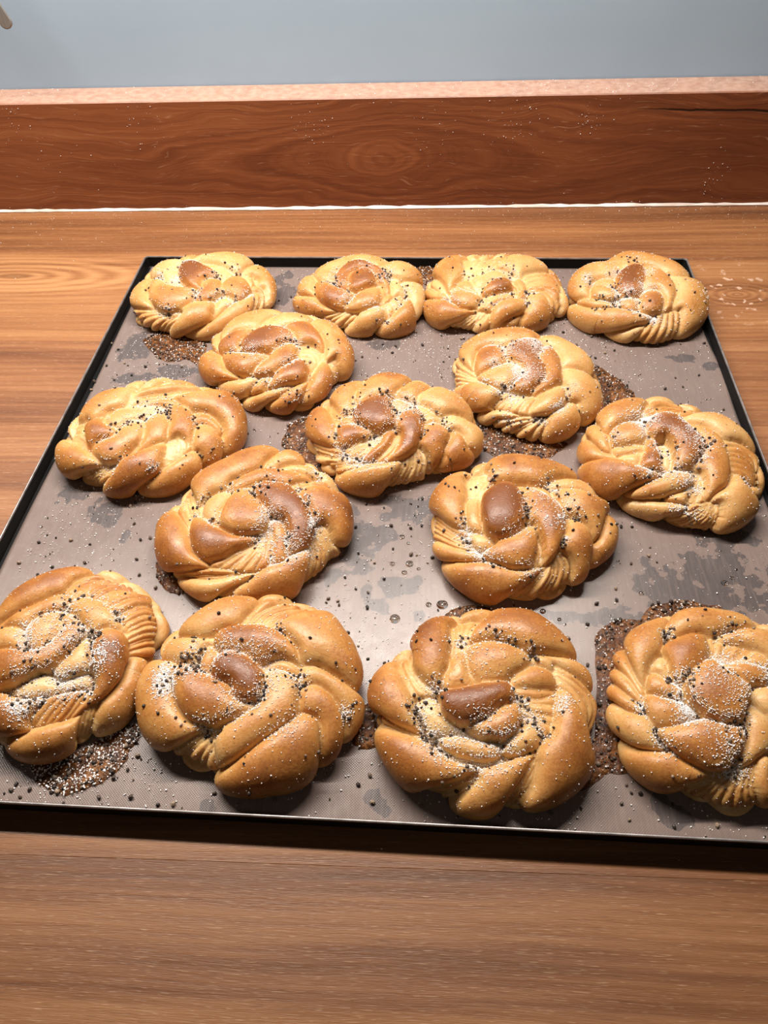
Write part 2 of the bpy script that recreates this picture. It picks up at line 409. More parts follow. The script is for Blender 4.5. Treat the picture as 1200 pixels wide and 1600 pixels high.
DATA = json.loads(r'''{"pud":[[[-0.2083,0.4638],[-0.1991,0.4465],[-0.1845,0.4351],[-0.1717,0.4381],[-0.1601,0.4322],[-0.1605,0.455],[-0.1695,0.4637],[-0.19,0.4751]],[[0.1161,0.4327],[0.1295,0.42],[0.1389,0.4043],[0.1392,0.3964],[0.1264,0.3898],[0.1138,0.3802],[0.108,0.4015]],[[0.0342,0.369],[0.0392,0.3452],[0.0545,0.3357],[0.0784,0.3405],[0.0894,0.3515],[0.0844,0.3603],[0.0642,0.3601]],[[-0.0909,0.3527],[-0.0862,0.3712],[-0.0747,0.3744],[-0.0689,0.347],[-0.0555,0.3244],[-0.0631,0.3216],[-0.0769,0.3382],[-0.0857,0.3439]],[[-0.1775,0.1349],[-0.1715,0.1288],[-0.1627,0.1239],[-0.1581,0.1232],[-0.1516,0.1245],[-0.1453,0.1279],[-0.1384,0.1325],[-0.1352,0.1379],[-0.1335,0.1438],[-0.1311,0.1517],[-0.134,0.158],[-0.142,0.1545],[-0.1558,0.1447],[-0.1693,0.1397]],[[0.0854,0.2007],[0.088,0.2097],[0.0976,0.2206],[0.1101,0.222],[0.1145,0.2249],[0.1234,0.2322],[0.1386,0.2346],[0.1498,0.2308],[0.15,0.2237],[0.1253,0.2098],[0.1028,0.1983],[0.0927,0.1739],[0.0923,0.1533],[0.0976,0.143],[0.0881,0.1412],[0.0797,0.1361],[0.0689,0.1335],[0.0707,0.1416],[0.0781,0.1544],[0.0828,0.1736],[0.0848,0.1872]],[[-0.0299,0.1641],[-0.0251,0.1708],[-0.0193,0.1564],[-0.0201,0.1492],[-0.0283,0.1489],[-0.0322,0.1544]],[[-0.1477,0.2511],[-0.1455,0.2602],[-0.1368,0.2446],[-0.1276,0.2353],[-0.134,0.2327],[-0.1426,0.2393]],[[-0.0088,0.5514],[-0.0001,0.567],[0.0098,0.5494],[0.0047,0.5307]],[[0.0119,0.2219],[0.022,0.2281],[0.0353,0.2272],[0.0367,0.2212],[0.0234,0.219]]],"wet":[[-0.2133,0.455,0.0125,0.016],[-0.1781,0.4234,0.0207,0.0103],[-0.2084,0.4161,0.0101,0.0059],[-0.1122,0.5315,0.0093,0.0201],[-0.0296,0.4566,0.0121,0.0054],[-0.212,0.3051,0.0099,0.0066],[-0.1896,0.2899,0.0085,0.0104],[-0.1702,0.2753,0.0034,0.0059],[-0.0361,0.269,0.0101,0.0181],[-0.0219,0.2749,0.0073,0.007],[-0.0119,0.2406,0.0117,0.0067],[-0.0233,0.2279,0.0074,0.0048],[-0.0305,0.236,0.0041,0.0074],[-0.0078,0.2961,0.0206,0.0089],[0.1577,0.2525,0.0303,0.0113],[0.1281,0.2393,0.0199,0.0108],[0.1569,0.2358,0.0262,0.0091],[0.167,0.2762,0.0157,0.0076],[-0.0183,0.1238,0.0056,0.0055],[-0.0903,0.1196,0.0025,0.0014],[0.1103,0.1215,0.0059,0.0038],[0.1031,0.1284,0.0027,0.002],[0.1812,0.4386,0.0114,0.0052],[0.197,0.4315,0.0048,0.0037],[0.0989,0.2226,0.013,0.0055],[-0.0433,0.2931,0.0068,0.005],[0.0728,0.222,0.0114,0.0039],[0.0003,0.2224,0.0033,0.0032],[-0.0737,0.3107,0.0097,0.0042],[-0.0484,0.2442,0.0042,0.0043]],"drop":[[-0.0139,0.2193,0.0027],[0.0107,0.2287,0.0027],[0.0036,0.2285,0.0015],[-0.007,0.2555,0.0021],[-0.0097,0.2493,0.0014],[-0.0165,0.2553,0.0014],[-0.002,0.252,0.001],[-0.0117,0.2746,0.0015],[-0.008,0.27,0.0009],[0.1153,0.2382,0.0013],[0.16,0.2457,0.0017],[0.1646,0.2492,0.0012],[0.0627,0.2257,0.0015],[0.0707,0.2208,0.001]],"seed":[[-0.1681,0.2817],[-0.156,0.2712],[-0.1896,0.2659],[-0.2017,0.2686],[-0.1554,0.2447],[-0.1885,0.2526],[-0.1612,0.2697],[0.1133,0.2577],[0.1236,0.2632],[0.1254,0.2691],[0.1024,0.2408],[0.0909,0.2308],[0.1182,0.2839],[0.1272,0.2588],[-0.1295,0.142],[-0.1322,0.1353],[-0.1375,0.1313],[-0.1809,0.1271],[-0.1739,0.125],[-0.177,0.1214],[-0.1639,0.1239],[-0.1417,0.1225],[-0.1274,0.123],[-0.1145,0.12],[-0.1078,0.1205],[-0.0798,0.1208],[-0.0223,0.1359],[-0.0205,0.124],[-0.0376,0.2102],[-0.0435,0.2109],[-0.0355,0.2376],[-0.0288,0.2357],[-0.0419,0.2452],[-0.0436,0.2271],[-0.0505,0.2286],[-0.0335,0.2993],[-0.0228,0.2964],[-0.0384,0.2813],[-0.0182,0.2826],[-0.0068,0.2809],[-0.0165,0.2657],[-0.0064,0.2618],[-0.0032,0.2614],[-0.0357,0.2621],[-0.0286,0.2258],[-0.0497,0.2311],[0.0028,0.2561],[0.0668,0.1306],[0.0693,0.1243],[0.0917,0.1316],[0.0889,0.12],[0.0868,0.1268],[0.1071,0.1177],[0.1086,0.1272],[0.0846,0.218],[0.0814,0.1942],[0.1016,0.2334],[0.1704,0.4181],[0.1734,0.4085],[0.1612,0.4064],[0.1987,0.4572],[-0.0446,0.4413],[-0.0232,0.4458],[-0.0063,0.4489],[-0.0212,0.4542],[0.0175,0.4414],[0.0133,0.4355],[-0.0489,0.4368],[-0.2247,0.4496],[-0.2177,0.4146],[-0.2067,0.4197],[-0.1899,0.4321],[-0.1843,0.4322],[-0.1729,0.4292],[-0.199,0.4292],[-0.2156,0.4336],[-0.2124,0.4306],[-0.2279,0.4306],[-0.2313,0.4124],[-0.2308,0.4033],[-0.2318,0.4574],[-0.22,0.2668],[-0.1212,0.541],[-0.1144,0.5133],[-0.1053,0.5178],[-0.0066,0.4707],[0.0122,0.4667],[-0.0017,0.455],[0.1082,0.455],[0.1197,0.44],[0.1273,0.4459],[0.1344,0.4489],[0.1051,0.4867],[0.1009,0.4705],[-0.1261,0.2448],[-0.1643,0.3122],[-0.0415,0.3219],[-0.0464,0.3084],[-0.0807,0.3712],[-0.0888,0.368],[-0.0004,0.3039],[-0.0272,0.3087],[-0.0082,0.3142],[0.0167,0.4512],[0.0262,0.4628],[0.0119,0.4182],[-0.0454,0.411],[0.1475,0.4222],[0.1943,0.3858],[-0.212,0.2432],[-0.2261,0.2519],[-0.1994,0.2434],[-0.2001,0.3117],[-0.1823,0.1244],[-0.1566,0.1195],[-0.0906,0.1258],[-0.0633,0.1238],[0.0012,0.123],[0.056,0.122],[0.1251,0.1188],[0.0955,0.1315],[-0.0265,0.1951],[-0.0318,0.2024],[0.0899,0.2053],[0.0778,0.1735],[-0.0206,0.2447],[-0.0264,0.2556]]}''')
BUNS = json.loads(r'''[{"c":[-0.1714,0.5153],"H":0.021,"R":[0.05,0.0472,0.0453,0.0445,0.0426,0.0404,0.0393,0.0404,0.0433,0.0462,0.0485,0.0489,0.0487,0.0522,0.0553,0.055,0.0533,0.0501,0.0495,0.0506,0.0514,0.0517,0.0516,0.0519],"pet":[[3,0.4,0,[-0.635,-0.323,-0.417,-0.362,-0.307,-0.393],[-0.537,-0.827,-0.298,-0.61,-0.203,-0.528]],[0,0.5,0.05,[-0.699,-0.227,-0.545,0.01,-0.353,-0.115,-0.346,-0.28,-0.314,-0.388,-0.582,-0.35]],[0,0.3,0,[-0.531,0.193,-0.398,0.3,-0.223,0.187,-0.151,-0.011,-0.061,-0.138,-0.209,-0.06,-0.337,0.029]],[0,0.4,0.05,[-0.063,0.298,0.119,0.443,0.305,0.436,0.513,0.359,0.693,0.135,0.565,-0.01,0.412,0.073,0.256,0.036,0.112,0.129]],[0,0.3,0,[-0.092,0.227,0.112,0.129,0.256,0.036,0.38,0.06,0.4,-0.1,0.318,-0.017,0.204,-0.007,0.141,-0.054,0.099,0.032,0.034,0.084]],[0,0.5,0.05,[0.191,0.01,0.412,0.073,0.57,-0.05,0.758,-0.276,0.86,-0.121,0.779,0.027,0.655,0.225,0.513,0.359,0.284,0.066]],[3,0.4,0,[0.439,-0.134,0.516,-0.263,0.554,-0.448],[0.417,-0.112,0.594,-0.116,0.718,-0.32]],[0,0.2,-0.1,[0.145,-0.298,0.2,-0.239,0.311,-0.3,0.272,-0.418,0.171,-0.637,0.175,-0.509]],[0,0.45,0.15,[-0.153,-0.866,0.064,-0.73,0.195,-0.601,0.279,-0.413,0.425,-0.172,0.498,-0.222,0.553,-0.417,0.448,-0.554,0.353,-0.665,0.326,-0.946,0.017,-0.986]],[0,0.6,0.12,[-0.361,-0.184,-0.425,0.007,-0.202,-0.126,-0.051,-0.177,-0.005,-0.285,-0.091,-0.395,-0.219,-0.448,-0.307,-0.341]],[2,0.4,0.05,[-0.537,-0.827,-0.265,-0.596,-0.119,-0.477],[-0.401,-0.901,-0.148,-0.642,-0.085,-0.484]],[0,0.5,0.2,[-0.386,-0.908,-0.123,-0.579,-0.046,-0.436,0.052,-0.327,0.142,-0.292,0.175,-0.509,0.151,-0.655,-0.0,-0.786,-0.19,-0.893]],[0,0.6,0.12,[0.15,-0.083,0.204,-0.014,0.318,-0.017,0.396,-0.113,0.424,-0.207,0.361,-0.314,0.267,-0.258,0.195,-0.217,0.162,-0.156]],[0,0.65,0.25,[0.017,-0.096,0.045,-0.035,0.099,-0.032,0.154,-0.154,0.145,-0.261,0.093,-0.325,0.028,-0.317,0.055,-0.169]],[0,0.95,0.35,[-0.173,0.04,-0.15,0.139,-0.057,0.118,0.045,0.035,0.103,-0.042,0.038,-0.034,0.017,-0.096,0.027,-0.155,-0.047,-0.129,-0.116,-0.045]]],"sug":[[-0.099,0.131,0.098,120,6],[-0.149,-0.051,0.076,110,4],[-0.337,0.029,0.076,80,14],[0.076,-0.013,0.065,60,16],[0.018,-0.251,0.076,90,14],[0.159,-0.244,0.076,90,10],[0.288,-0.331,0.065,60,10],[-0.195,-0.437,0.087,60,10],[0.399,-0.24,0.065,60,0],[0.227,0.092,0.065,30,10]]},
{"c":[-0.0503,0.5134],"H":0.021,"R":[0.0453,0.0456,0.0431,0.0393,0.037,0.0366,0.0373,0.0373,0.0359,0.0357,0.0382,0.0418,0.0447,0.0465,0.0434,0.0404,0.0402,0.0418,0.0428,0.0456,0.0505,0.0531,0.049,0.0458],"pet":[[0,0.45,0,[-0.5,0.162,-0.326,0.283,-0.132,0.432,0.0,0.459,0.179,0.422,0.359,0.346,0.172,0.144,0.065,0.243,-0.101,0.216,-0.179,0.112,-0.202,-0.062,-0.341,-0.054]],[0,0.5,0.05,[-0.687,-0.084,-0.585,0.02,-0.571,0.164,-0.341,-0.054,-0.37,-0.128,-0.412,-0.257,-0.514,-0.218]],[0,0.55,0.1,[-0.723,-0.154,-0.627,-0.18,-0.424,-0.275,-0.407,-0.393,-0.23,-0.517,-0.283,-0.58,-0.569,-0.513,-0.89,-0.289]],[3,0.3,0,[-0.455,-0.583,-0.32,-0.576,-0.193,-0.531],[-0.259,-0.966,-0.063,-0.717,0.02,-0.558]],[0,0.5,0.08,[0.162,0.113,0.359,0.346,0.552,0.281,0.637,0.171,0.766,0.108,0.539,0.009,0.364,-0.032,0.284,0.02]],[0,0.25,0,[0.354,-0.056,0.539,0.009,0.706,0.012,0.802,-0.17,0.673,-0.545,0.502,-0.351,0.446,-0.237,0.396,-0.136]],[0,0.3,0.02,[0.248,-0.044,0.34,-0.06,0.416,-0.177,0.438,-0.253,0.322,-0.234,0.245,-0.192,0.228,-0.121]],[3,0.3,0,[0.203,-0.366,0.248,-0.508,0.281,-0.662],[0.31,-0.217,0.382,-0.277,0.34,-0.435]],[0,0.65,0.25,[0.297,-0.863,0.298,-0.669,0.33,-0.508,0.354,-0.342,0.446,-0.237,0.501,-0.364,0.56,-0.522,0.719,-0.719,0.559,-0.829]],[0,0.45,0.2,[-0.259,-0.966,-0.037,-0.698,0.048,-0.55,0.136,-0.445,0.209,-0.378,0.262,-0.561,0.257,-0.707,0.196,-0.851,-0.0,-1.0]],[0,0.75,0.12,[-0.384,-0.148,-0.352,-0.068,-0.27,-0.067,-0.234,-0.109,-0.225,-0.225,-0.125,-0.256,-0.048,-0.247,-0.018,-0.264,-0.115,-0.43,-0.202,-0.5,-0.328,-0.452,-0.409,-0.308]],[0,0.55,0.15,[-0.105,-0.494,-0.037,-0.35,0.026,-0.25,0.094,-0.135,0.138,-0.112,0.16,-0.22,0.163,-0.334,0.105,-0.453,-0.009,-0.532]],[2,0.45,0.1,[0.178,-0.334,0.162,-0.201,0.14,-0.109],[0.206,-0.293,0.233,-0.175,0.223,-0.027]],[0,0.85,0.25,[-0.148,-0.086,-0.155,0.054,-0.112,0.187,0.015,0.211,0.133,0.108,0.19,0.017,0.228,-0.106,0.232,-0.188,0.193,-0.2,0.158,-0.119,0.119,-0.093,0.081,-0.076,0.097,-0.01,0.041,0.058,-0.037,0.002,-0.072,-0.093,-0.059,-0.182]],[0,0.9,0.42,[-0.069,-0.164,-0.053,-0.022,-0.02,0.013,0.041,0.058,0.079,0.03,0.105,-0.053,0.089,-0.114,0.045,-0.179,-0.017,-0.237]]],"sug":[[-0.173,-0.121,0.097,90,26],[0.149,-0.024,0.073,60,16],[0.032,0.071,0.085,50,2],[-0.078,-0.336,0.109,80,4],[0.138,-0.423,0.109,60,0],[0.236,0.029,0.073,60,14],[0.407,-0.164,0.073,60,10],[0.325,-0.314,0.073,50,4],[-0.197,0.021,0.073,40,4],[0.311,-0.611,0.06,40,4]]},
{"c":[0.0539,0.5186],"H":0.021,"R":[0.0464,0.0431,0.0397,0.0364,0.0335,0.0321,0.0319,0.0331,0.0359,0.0407,0.0449,0.0467,0.0489,0.052,0.0554,0.0571,0.054,0.0511,0.049,0.0484,0.0495,0.0522,0.0543,0.0504],"pet":[[0,0.65,0.2,[-0.75,-0.258,-0.541,-0.287,-0.404,-0.304,-0.353,-0.353,-0.286,-0.441,-0.194,-0.481,-0.343,-0.571,-0.499,-0.616,-0.702,-0.678,-0.771,-0.52,-0.742,-0.378]],[0,0.5,0.1,[-0.724,-0.115,-0.534,-0.163,-0.403,-0.205,-0.351,-0.284,-0.404,-0.304,-0.541,-0.287,-0.785,-0.21]],[0,0.3,0,[-0.665,0.035,-0.524,-0.037,-0.376,-0.183,-0.346,-0.27,-0.406,-0.198,-0.55,-0.158]],[0,0.6,0.15,[-0.646,0.161,-0.538,0.263,-0.458,0.321,-0.345,0.322,-0.244,0.021,-0.244,-0.084,-0.294,-0.137,-0.329,-0.213,-0.376,-0.183,-0.438,-0.077]],[4,0.35,0,[-0.303,0.237,-0.235,0.037,-0.214,-0.087],[0.063,0.325,-0.047,0.07,-0.076,-0.015]],[0,0.45,0.1,[0.003,0.084,0.13,0.207,0.298,0.331,0.443,0.256,0.532,0.084,0.344,0.03,0.168,-0.033,0.117,-0.014,0.051,-0.002]],[4,0.5,0.05,[0.584,-0.584,0.472,-0.44,0.35,-0.264,0.238,-0.222],[0.614,-0.176,0.588,0.072,0.344,0.03,0.166,-0.041]],[0,0.4,0,[0.614,-0.176,0.715,-0.318,0.741,-0.428,0.807,-0.524,0.599,-0.374,0.517,-0.275]],[0,0.3,0,[-0.156,-0.051,-0.076,-0.015,-0.007,0.008,0.041,-0.015,0.06,-0.085,0.001,-0.084,-0.061,-0.131,-0.115,-0.216,-0.139,-0.15]],[0,0.4,0.05,[-0.289,-0.147,-0.236,-0.086,-0.161,-0.089,-0.142,-0.247,-0.19,-0.203,-0.25,-0.162]],[0,0.5,0.1,[-0.333,-0.242,-0.29,-0.161,-0.22,-0.191,-0.132,-0.26,-0.144,-0.357,-0.22,-0.432,-0.301,-0.43,-0.328,-0.339]],[0,0.3,0.02,[-0.144,-0.357,-0.062,-0.292,0.019,-0.271,0.082,-0.238,0.114,-0.332,0.006,-0.365,-0.044,-0.423,-0.082,-0.519,-0.15,-0.462]],[3,0.35,0,[-0.548,-0.653,-0.36,-0.599,-0.231,-0.494],[-0.423,-0.906,-0.193,-0.672,-0.115,-0.499]],[0,0.4,0.1,[-0.407,-0.914,-0.184,-0.64,-0.071,-0.507,-0.082,-0.667,-0.178,-0.772]],[0,0.4,0.05,[-0.054,-0.778,0.06,-0.683,0.209,-0.575,0.22,-0.678,0.153,-0.785,0.014,-0.819]],[0,0.55,0.22,[-0.108,-0.765,-0.058,-0.475,0.007,-0.398,0.106,-0.37,0.177,-0.379,0.203,-0.477,0.173,-0.566,0.058,-0.663,-0.014,-0.779]],[0,0.6,0.18,[0.247,-0.76,0.227,-0.59,0.253,-0.476,0.244,-0.271,0.305,-0.256,0.404,-0.377,0.481,-0.498,0.551,-0.634,0.555,-0.823]],[2,0.5,0.2,[0.077,-0.114,0.115,-0.208,0.116,-0.318],[0.105,-0.109,0.152,-0.217,0.142,-0.351]],[0,0.8,0.3,[-0.115,-0.246,-0.062,-0.145,-0.014,-0.097,0.053,-0.082,0.078,-0.129,0.073,-0.212,0.009,-0.258,-0.059,-0.279]]],"sug":[[0.055,-0.033,0.065,70,10],[-0.191,-0.22,0.076,70,0],[-0.32,-0.309,0.087,90,4],[0.209,-0.258,0.065,60,12],[0.225,-0.423,0.054,40,10],[-0.05,-0.107,0.076,30,10],[0.011,-0.305,0.098,50,12],[-0.088,-0.382,0.065,30,12],[-0.036,0.011,0.044,20,6],[-0.19,-0.02,0.054,20,6]]},
{"c":[0.1568,0.5011],"H":0.021,"R":[0.0449,0.0457,0.0469,0.049,0.0501,0.0511,0.0518,0.0471,0.0439,0.0456,0.0459,0.0446,0.0441,0.045,0.0434,0.0414,0.0421,0.043,0.045,0.0447,0.0429,0.0428,0.044,0.0445],"pet":[[0,0.5,0.05,[-0.219,0.395,-0.108,0.555,-0.02,0.566,0.099,0.509,0.25,0.416,0.388,0.374,0.49,0.295,0.486,0.139,0.313,0.108,0.221,0.133,0.155,0.206,0.058,0.251,-0.055,0.204,-0.119,0.266]],[0,0.45,0.12,[0.212,0.108,0.313,0.108,0.486,0.139,0.614,0.119,0.684,-0.048,0.714,-0.191,0.761,-0.388,0.714,-0.558,0.498,-0.797,0.327,-0.951,0.314,-0.617,0.328,-0.452,0.268,-0.33,0.226,-0.26,0.264,-0.107,0.251,0.013]],[0,0.5,0.05,[-0.751,0.319,-0.571,0.343,-0.43,0.446,-0.219,0.395,-0.109,0.256,-0.16,0.116,-0.274,0.1,-0.417,0.081,-0.471,-0.083,-0.724,-0.051,-0.735,0.077]],[0,0.5,0.05,[-0.383,0.081,-0.274,0.1,-0.19,0.055,-0.188,-0.033,-0.242,-0.038,-0.336,0.041]],[0,0.5,0.08,[-0.398,0.007,-0.242,-0.038,-0.21,-0.112,-0.296,-0.164,-0.378,-0.145,-0.425,-0.075]],[0,0.45,0.05,[-0.758,-0.04,-0.453,-0.192,-0.355,-0.258,-0.324,-0.324,-0.523,-0.278,-0.759,-0.107]],[0,0.55,0.2,[-0.838,-0.044,-0.611,-0.21,-0.502,-0.302,-0.289,-0.398,-0.115,-0.43,0.016,-0.472,-0.059,-0.562,-0.206,-0.633,-0.393,-0.681,-0.726,-0.677,-0.942,-0.439,-0.927,-0.248]],[0,0.4,0.1,[-0.667,-0.69,-0.274,-0.679,-0.059,-0.562,0.019,-0.538,-0.074,-0.709,-0.195,-0.919,-0.5,-0.866]],[4,0.5,0.08,[-0.201,-0.945,-0.076,-0.722,0.025,-0.485],[0.357,-0.93,0.367,-0.611,0.31,-0.356]],[0,0.5,0.1,[-0.16,-0.267,-0.079,-0.217,-0.034,-0.215,-0.061,-0.346,-0.142,-0.351]],[0,0.55,0.25,[0.054,0.155,0.141,0.157,0.211,0.053,0.247,-0.075,0.242,-0.226,0.178,-0.334,0.123,-0.358,0.147,-0.236,0.123,-0.137,0.081,-0.076,0.012,-0.07,0.004,-0.0]],[0,0.9,0.38,[-0.144,-0.005,-0.095,0.126,-0.009,0.178,0.054,0.155,0.038,0.052,-0.0,-0.051,-0.09,-0.169,-0.147,-0.099]],[0,0.65,0.25,[-0.057,-0.36,-0.032,-0.229,0.035,-0.14,0.103,-0.153,0.136,-0.235,0.117,-0.339,0.032,-0.37]]],"sug":[[-0.143,-0.19,0.14,260,6],[0.01,-0.084,0.105,120,0],[-0.141,0.119,0.082,110,6],[-0.442,0.094,0.093,90,4],[0.051,-0.489,0.07,90,4],[-0.062,-0.393,0.14,110,10],[-0.272,-0.263,0.105,60,40],[-0.178,-0.048,0.058,40,20],[-0.357,-0.206,0.07,30,16],[-0.458,-0.321,0.07,10,8],[0.074,0.074,0.07,60,0],[0.025,0.29,0.07,20,8]]},
{"c":[-0.1023,0.428],"H":0.021,"R":[0.0469,0.0459,0.046,0.0467,0.0457,0.045,0.0469,0.0497,0.0506,0.0509,0.0496,0.0485,0.0487,0.0474,0.0438,0.0415,0.0415,0.0429,0.0445,0.0489,0.0505,0.0468,0.0458,0.0477],"pet":[[0,0.5,0.03,[-0.48,0.245,-0.412,0.397,-0.273,0.472,-0.13,0.523,-0.028,0.538,-0.075,0.261,-0.181,0.194,-0.289,0.147,-0.367,0.058]],[0,0.35,0.03,[-0.123,0.242,-0.049,0.402,0.121,0.484,0.264,0.439,0.11,0.248,-0.012,0.177,-0.07,0.156]],[0,0.6,0.12,[0.242,0.299,0.343,0.381,0.514,0.402,0.653,0.187,0.786,0.027,0.828,-0.176,0.902,-0.346,0.659,-0.214,0.517,-0.091,0.397,-0.152,0.382,-0.047,0.343,0.105]],[3,0.4,0,[0.646,-0.505,0.606,-0.336,0.431,-0.174],[0.904,-0.365,0.68,-0.234,0.49,-0.122]],[0,0.6,0.1,[-0.752,-0.013,-0.492,-0.114,-0.428,-0.182,-0.419,-0.283,-0.336,-0.386,-0.225,-0.423,-0.435,-0.45,-0.816,-0.363,-0.842,-0.29]],[0,0.35,0.05,[-0.731,-0.439,-0.444,-0.46,-0.228,-0.428,-0.101,-0.406,-0.143,-0.499,-0.195,-0.637,-0.322,-0.724,-0.525,-0.697]],[0,0.55,0.08,[-0.247,-0.718,-0.171,-0.56,-0.087,-0.45,0.031,-0.35,-0.03,-0.565,-0.112,-0.636]],[0,0.6,0.12,[-0.061,-0.878,0.095,-0.673,0.141,-0.527,0.208,-0.446,0.329,-0.392,0.314,-0.502,0.307,-0.628,0.267,-0.732,0.173,-0.89]],[0,0.6,0.2,[-0.352,-0.791,-0.13,-0.667,-0.0,-0.572,0.101,-0.475,0.184,-0.434,0.13,-0.564,0.06,-0.683,-0.106,-0.86,-0.262,-0.976]],[0,0.4,0,[0.366,-0.952,0.32,-0.718,0.431,-0.689,0.511,-0.851]],[0,0.6,0.25,[0.312,-0.7,0.313,-0.565,0.304,-0.469,0.349,-0.337,0.397,-0.152,0.472,-0.23,0.553,-0.359,0.559,-0.504,0.443,-0.633,0.394,-0.711]],[4,0.35,0.02,[0.156,-0.025,0.271,0.005,0.375,-0.115,0.341,-0.296],[0.179,-0.167,0.23,-0.179,0.277,-0.258,0.284,-0.351]],[0,0.75,0.2,[0.038,0.194,0.129,0.254,0.212,0.228,0.292,0.142,0.364,0.025,0.345,-0.067,0.278,-0.01,0.191,0.003,0.144,0.013,0.112,0.091]],[0,0.75,0.22,[-0.03,-0.565,0.015,-0.418,0.069,-0.276,0.133,-0.197,0.198,-0.166,0.262,-0.244,0.272,-0.361,0.212,-0.399,0.114,-0.458,0.046,-0.53]],[0,0.7,0.12,[-0.403,-0.155,-0.34,-0.091,-0.221,-0.133,-0.115,-0.153,-0.031,-0.134,-0.088,-0.257,-0.148,-0.348,-0.24,-0.399,-0.36,-0.336,-0.405,-0.243]],[0,0.65,0.22,[-0.145,-0.378,-0.088,-0.271,0.002,-0.131,0.043,-0.038,0.103,-0.016,0.138,-0.09,0.126,-0.161,0.063,-0.236,0.006,-0.345]],[0,0.75,0.17,[-0.412,0.014,-0.387,0.118,-0.287,0.166,-0.132,0.119,-0.197,0.076,-0.211,0.007,-0.222,-0.085,-0.292,-0.062,-0.381,-0.054]],[0,0.85,0.32,[-0.22,-0.043,-0.209,0.033,-0.128,0.103,-0.032,0.12,0.047,0.115,0.099,0.034,0.104,-0.004,0.011,-0.013,-0.006,-0.064,-0.099,-0.114,-0.179,-0.099]]],"sug":[[-0.164,-0.133,0.117,140,3],[0.041,-0.017,0.074,100,6],[0.026,0.149,0.095,60,5],[0.116,-0.193,0.074,110,3],[0.118,-0.002,0.064,80,8],[-0.047,-0.382,0.117,80,4],[0.095,-0.449,0.117,60,4],[-0.282,-0.075,0.074,30,5],[0.258,-0.607,0.085,20,8]]},
{"c":[0.0666,0.4004],"H":0.021,"R":[0.0444,0.0447,0.0459,0.0465,0.0481,0.0496,0.0517,0.052,0.0521,0.051,0.0491,0.0467,0.0431,0.0383,0.0374,0.0388,0.0394,0.043,0.0457,0.0458,0.0445,0.0449,0.046,0.0452],"pet":[[0,0.55,0.05,[-0.556,0.39,-0.41,0.472,-0.269,0.528,-0.105,0.542,0.031,0.597,0.14,0.458,0.01,0.298,-0.116,0.26,-0.222,0.264,-0.331,0.288,-0.359,0.138,-0.416,0.044,-0.493,0.16]],[4,0.4,0,[-0.629,0.32,-0.481,0.102,-0.412,-0.007],[-0.899,0.063,-0.621,-0.076,-0.471,-0.117]],[0,0.45,0.1,[0.096,0.387,0.284,0.473,0.385,0.347,0.525,0.315,0.627,0.18,0.537,0.038,0.35,0.031,0.231,0.016,0.236,0.12,0.196,0.259]],[0,0.4,0.08,[0.224,-0.016,0.345,0.012,0.484,-0.034,0.572,-0.153,0.72,-0.262,0.747,-0.543,0.633,-0.611,0.455,-0.439,0.381,-0.332,0.291,-0.291,0.249,-0.187]],[0,0.5,0.15,[0.136,-0.856,0.138,-0.651,0.156,-0.509,0.26,-0.433,0.346,-0.359,0.398,-0.474,0.49,-0.606,0.45,-0.748,0.319,-0.877]],[0,0.3,0.05,[-0.752,-0.631,-0.541,-0.523,-0.312,-0.519,-0.098,-0.503,-0.175,-0.573,-0.421,-0.648,-0.626,-0.746]],[4,0.4,0.05,[-0.479,-0.738,-0.179,-0.586,0.043,-0.497],[0.017,-0.973,0.096,-0.686,0.127,-0.51]],[0,0.55,0.2,[-0.903,0.0,-0.65,-0.057,-0.52,-0.111,-0.364,-0.193,-0.247,-0.304,-0.326,-0.403,-0.428,-0.51,-0.628,-0.473,-0.909,-0.177]],[4,0.35,0.05,[-0.394,-0.469,-0.284,-0.377,-0.188,-0.289],[-0.043,-0.49,-0.006,-0.372,0.041,-0.289]],[0,0.4,0.12,[-0.008,-0.472,0.042,-0.342,0.056,-0.265,0.163,-0.209,0.217,-0.163,0.253,-0.272,0.236,-0.393,0.148,-0.455,0.061,-0.495]],[0,0.7,0.15,[-0.397,0.035,-0.34,0.166,-0.285,0.239,-0.213,0.254,-0.147,0.17,-0.126,0.095,-0.16,0.04,-0.278,0.015,-0.385,-0.013]],[0,0.45,0.1,[-0.422,-0.052,-0.309,-0.038,-0.17,0.021,-0.079,0.03,-0.048,-0.017,-0.057,-0.103,-0.144,-0.206,-0.255,-0.222,-0.376,-0.152]],[0,0.75,0.3,[0.07,0.103,0.119,0.206,0.182,0.202,0.212,0.108,0.218,0.0,0.191,-0.106,0.146,-0.18,0.076,-0.233,0.028,-0.23,0.093,-0.144,0.119,-0.055,0.124,0.013,0.087,0.057]],[0,0.85,0.35,[-0.081,0.111,-0.056,0.197,0.005,0.258,0.093,0.255,0.105,0.168,0.062,0.092,0.085,0.033,0.086,-0.046,0.059,-0.139,-0.0,-0.198,-0.086,-0.236,-0.148,-0.219,-0.059,-0.132,0.021,-0.023,0.01,0.014,-0.031,0.041]]],"sug":[[0.027,0.169,0.115,330,5],[-0.056,-0.08,0.126,330,4],[-0.093,0.128,0.084,130,12],[0.204,-0.418,0.073,110,0],[-0.234,-0.234,0.094,110,4],[-0.127,-0.299,0.094,80,10],[-0.205,0.051,0.063,80,3],[0.093,-0.119,0.063,60,2],[0.08,-0.567,0.063,60,40],[-0.376,-0.152,0.063,60,3],[-0.213,0.236,0.063,60,6],[0.285,-0.239,0.073,30,4],[-0.215,-0.623,0.115,40,16]]},
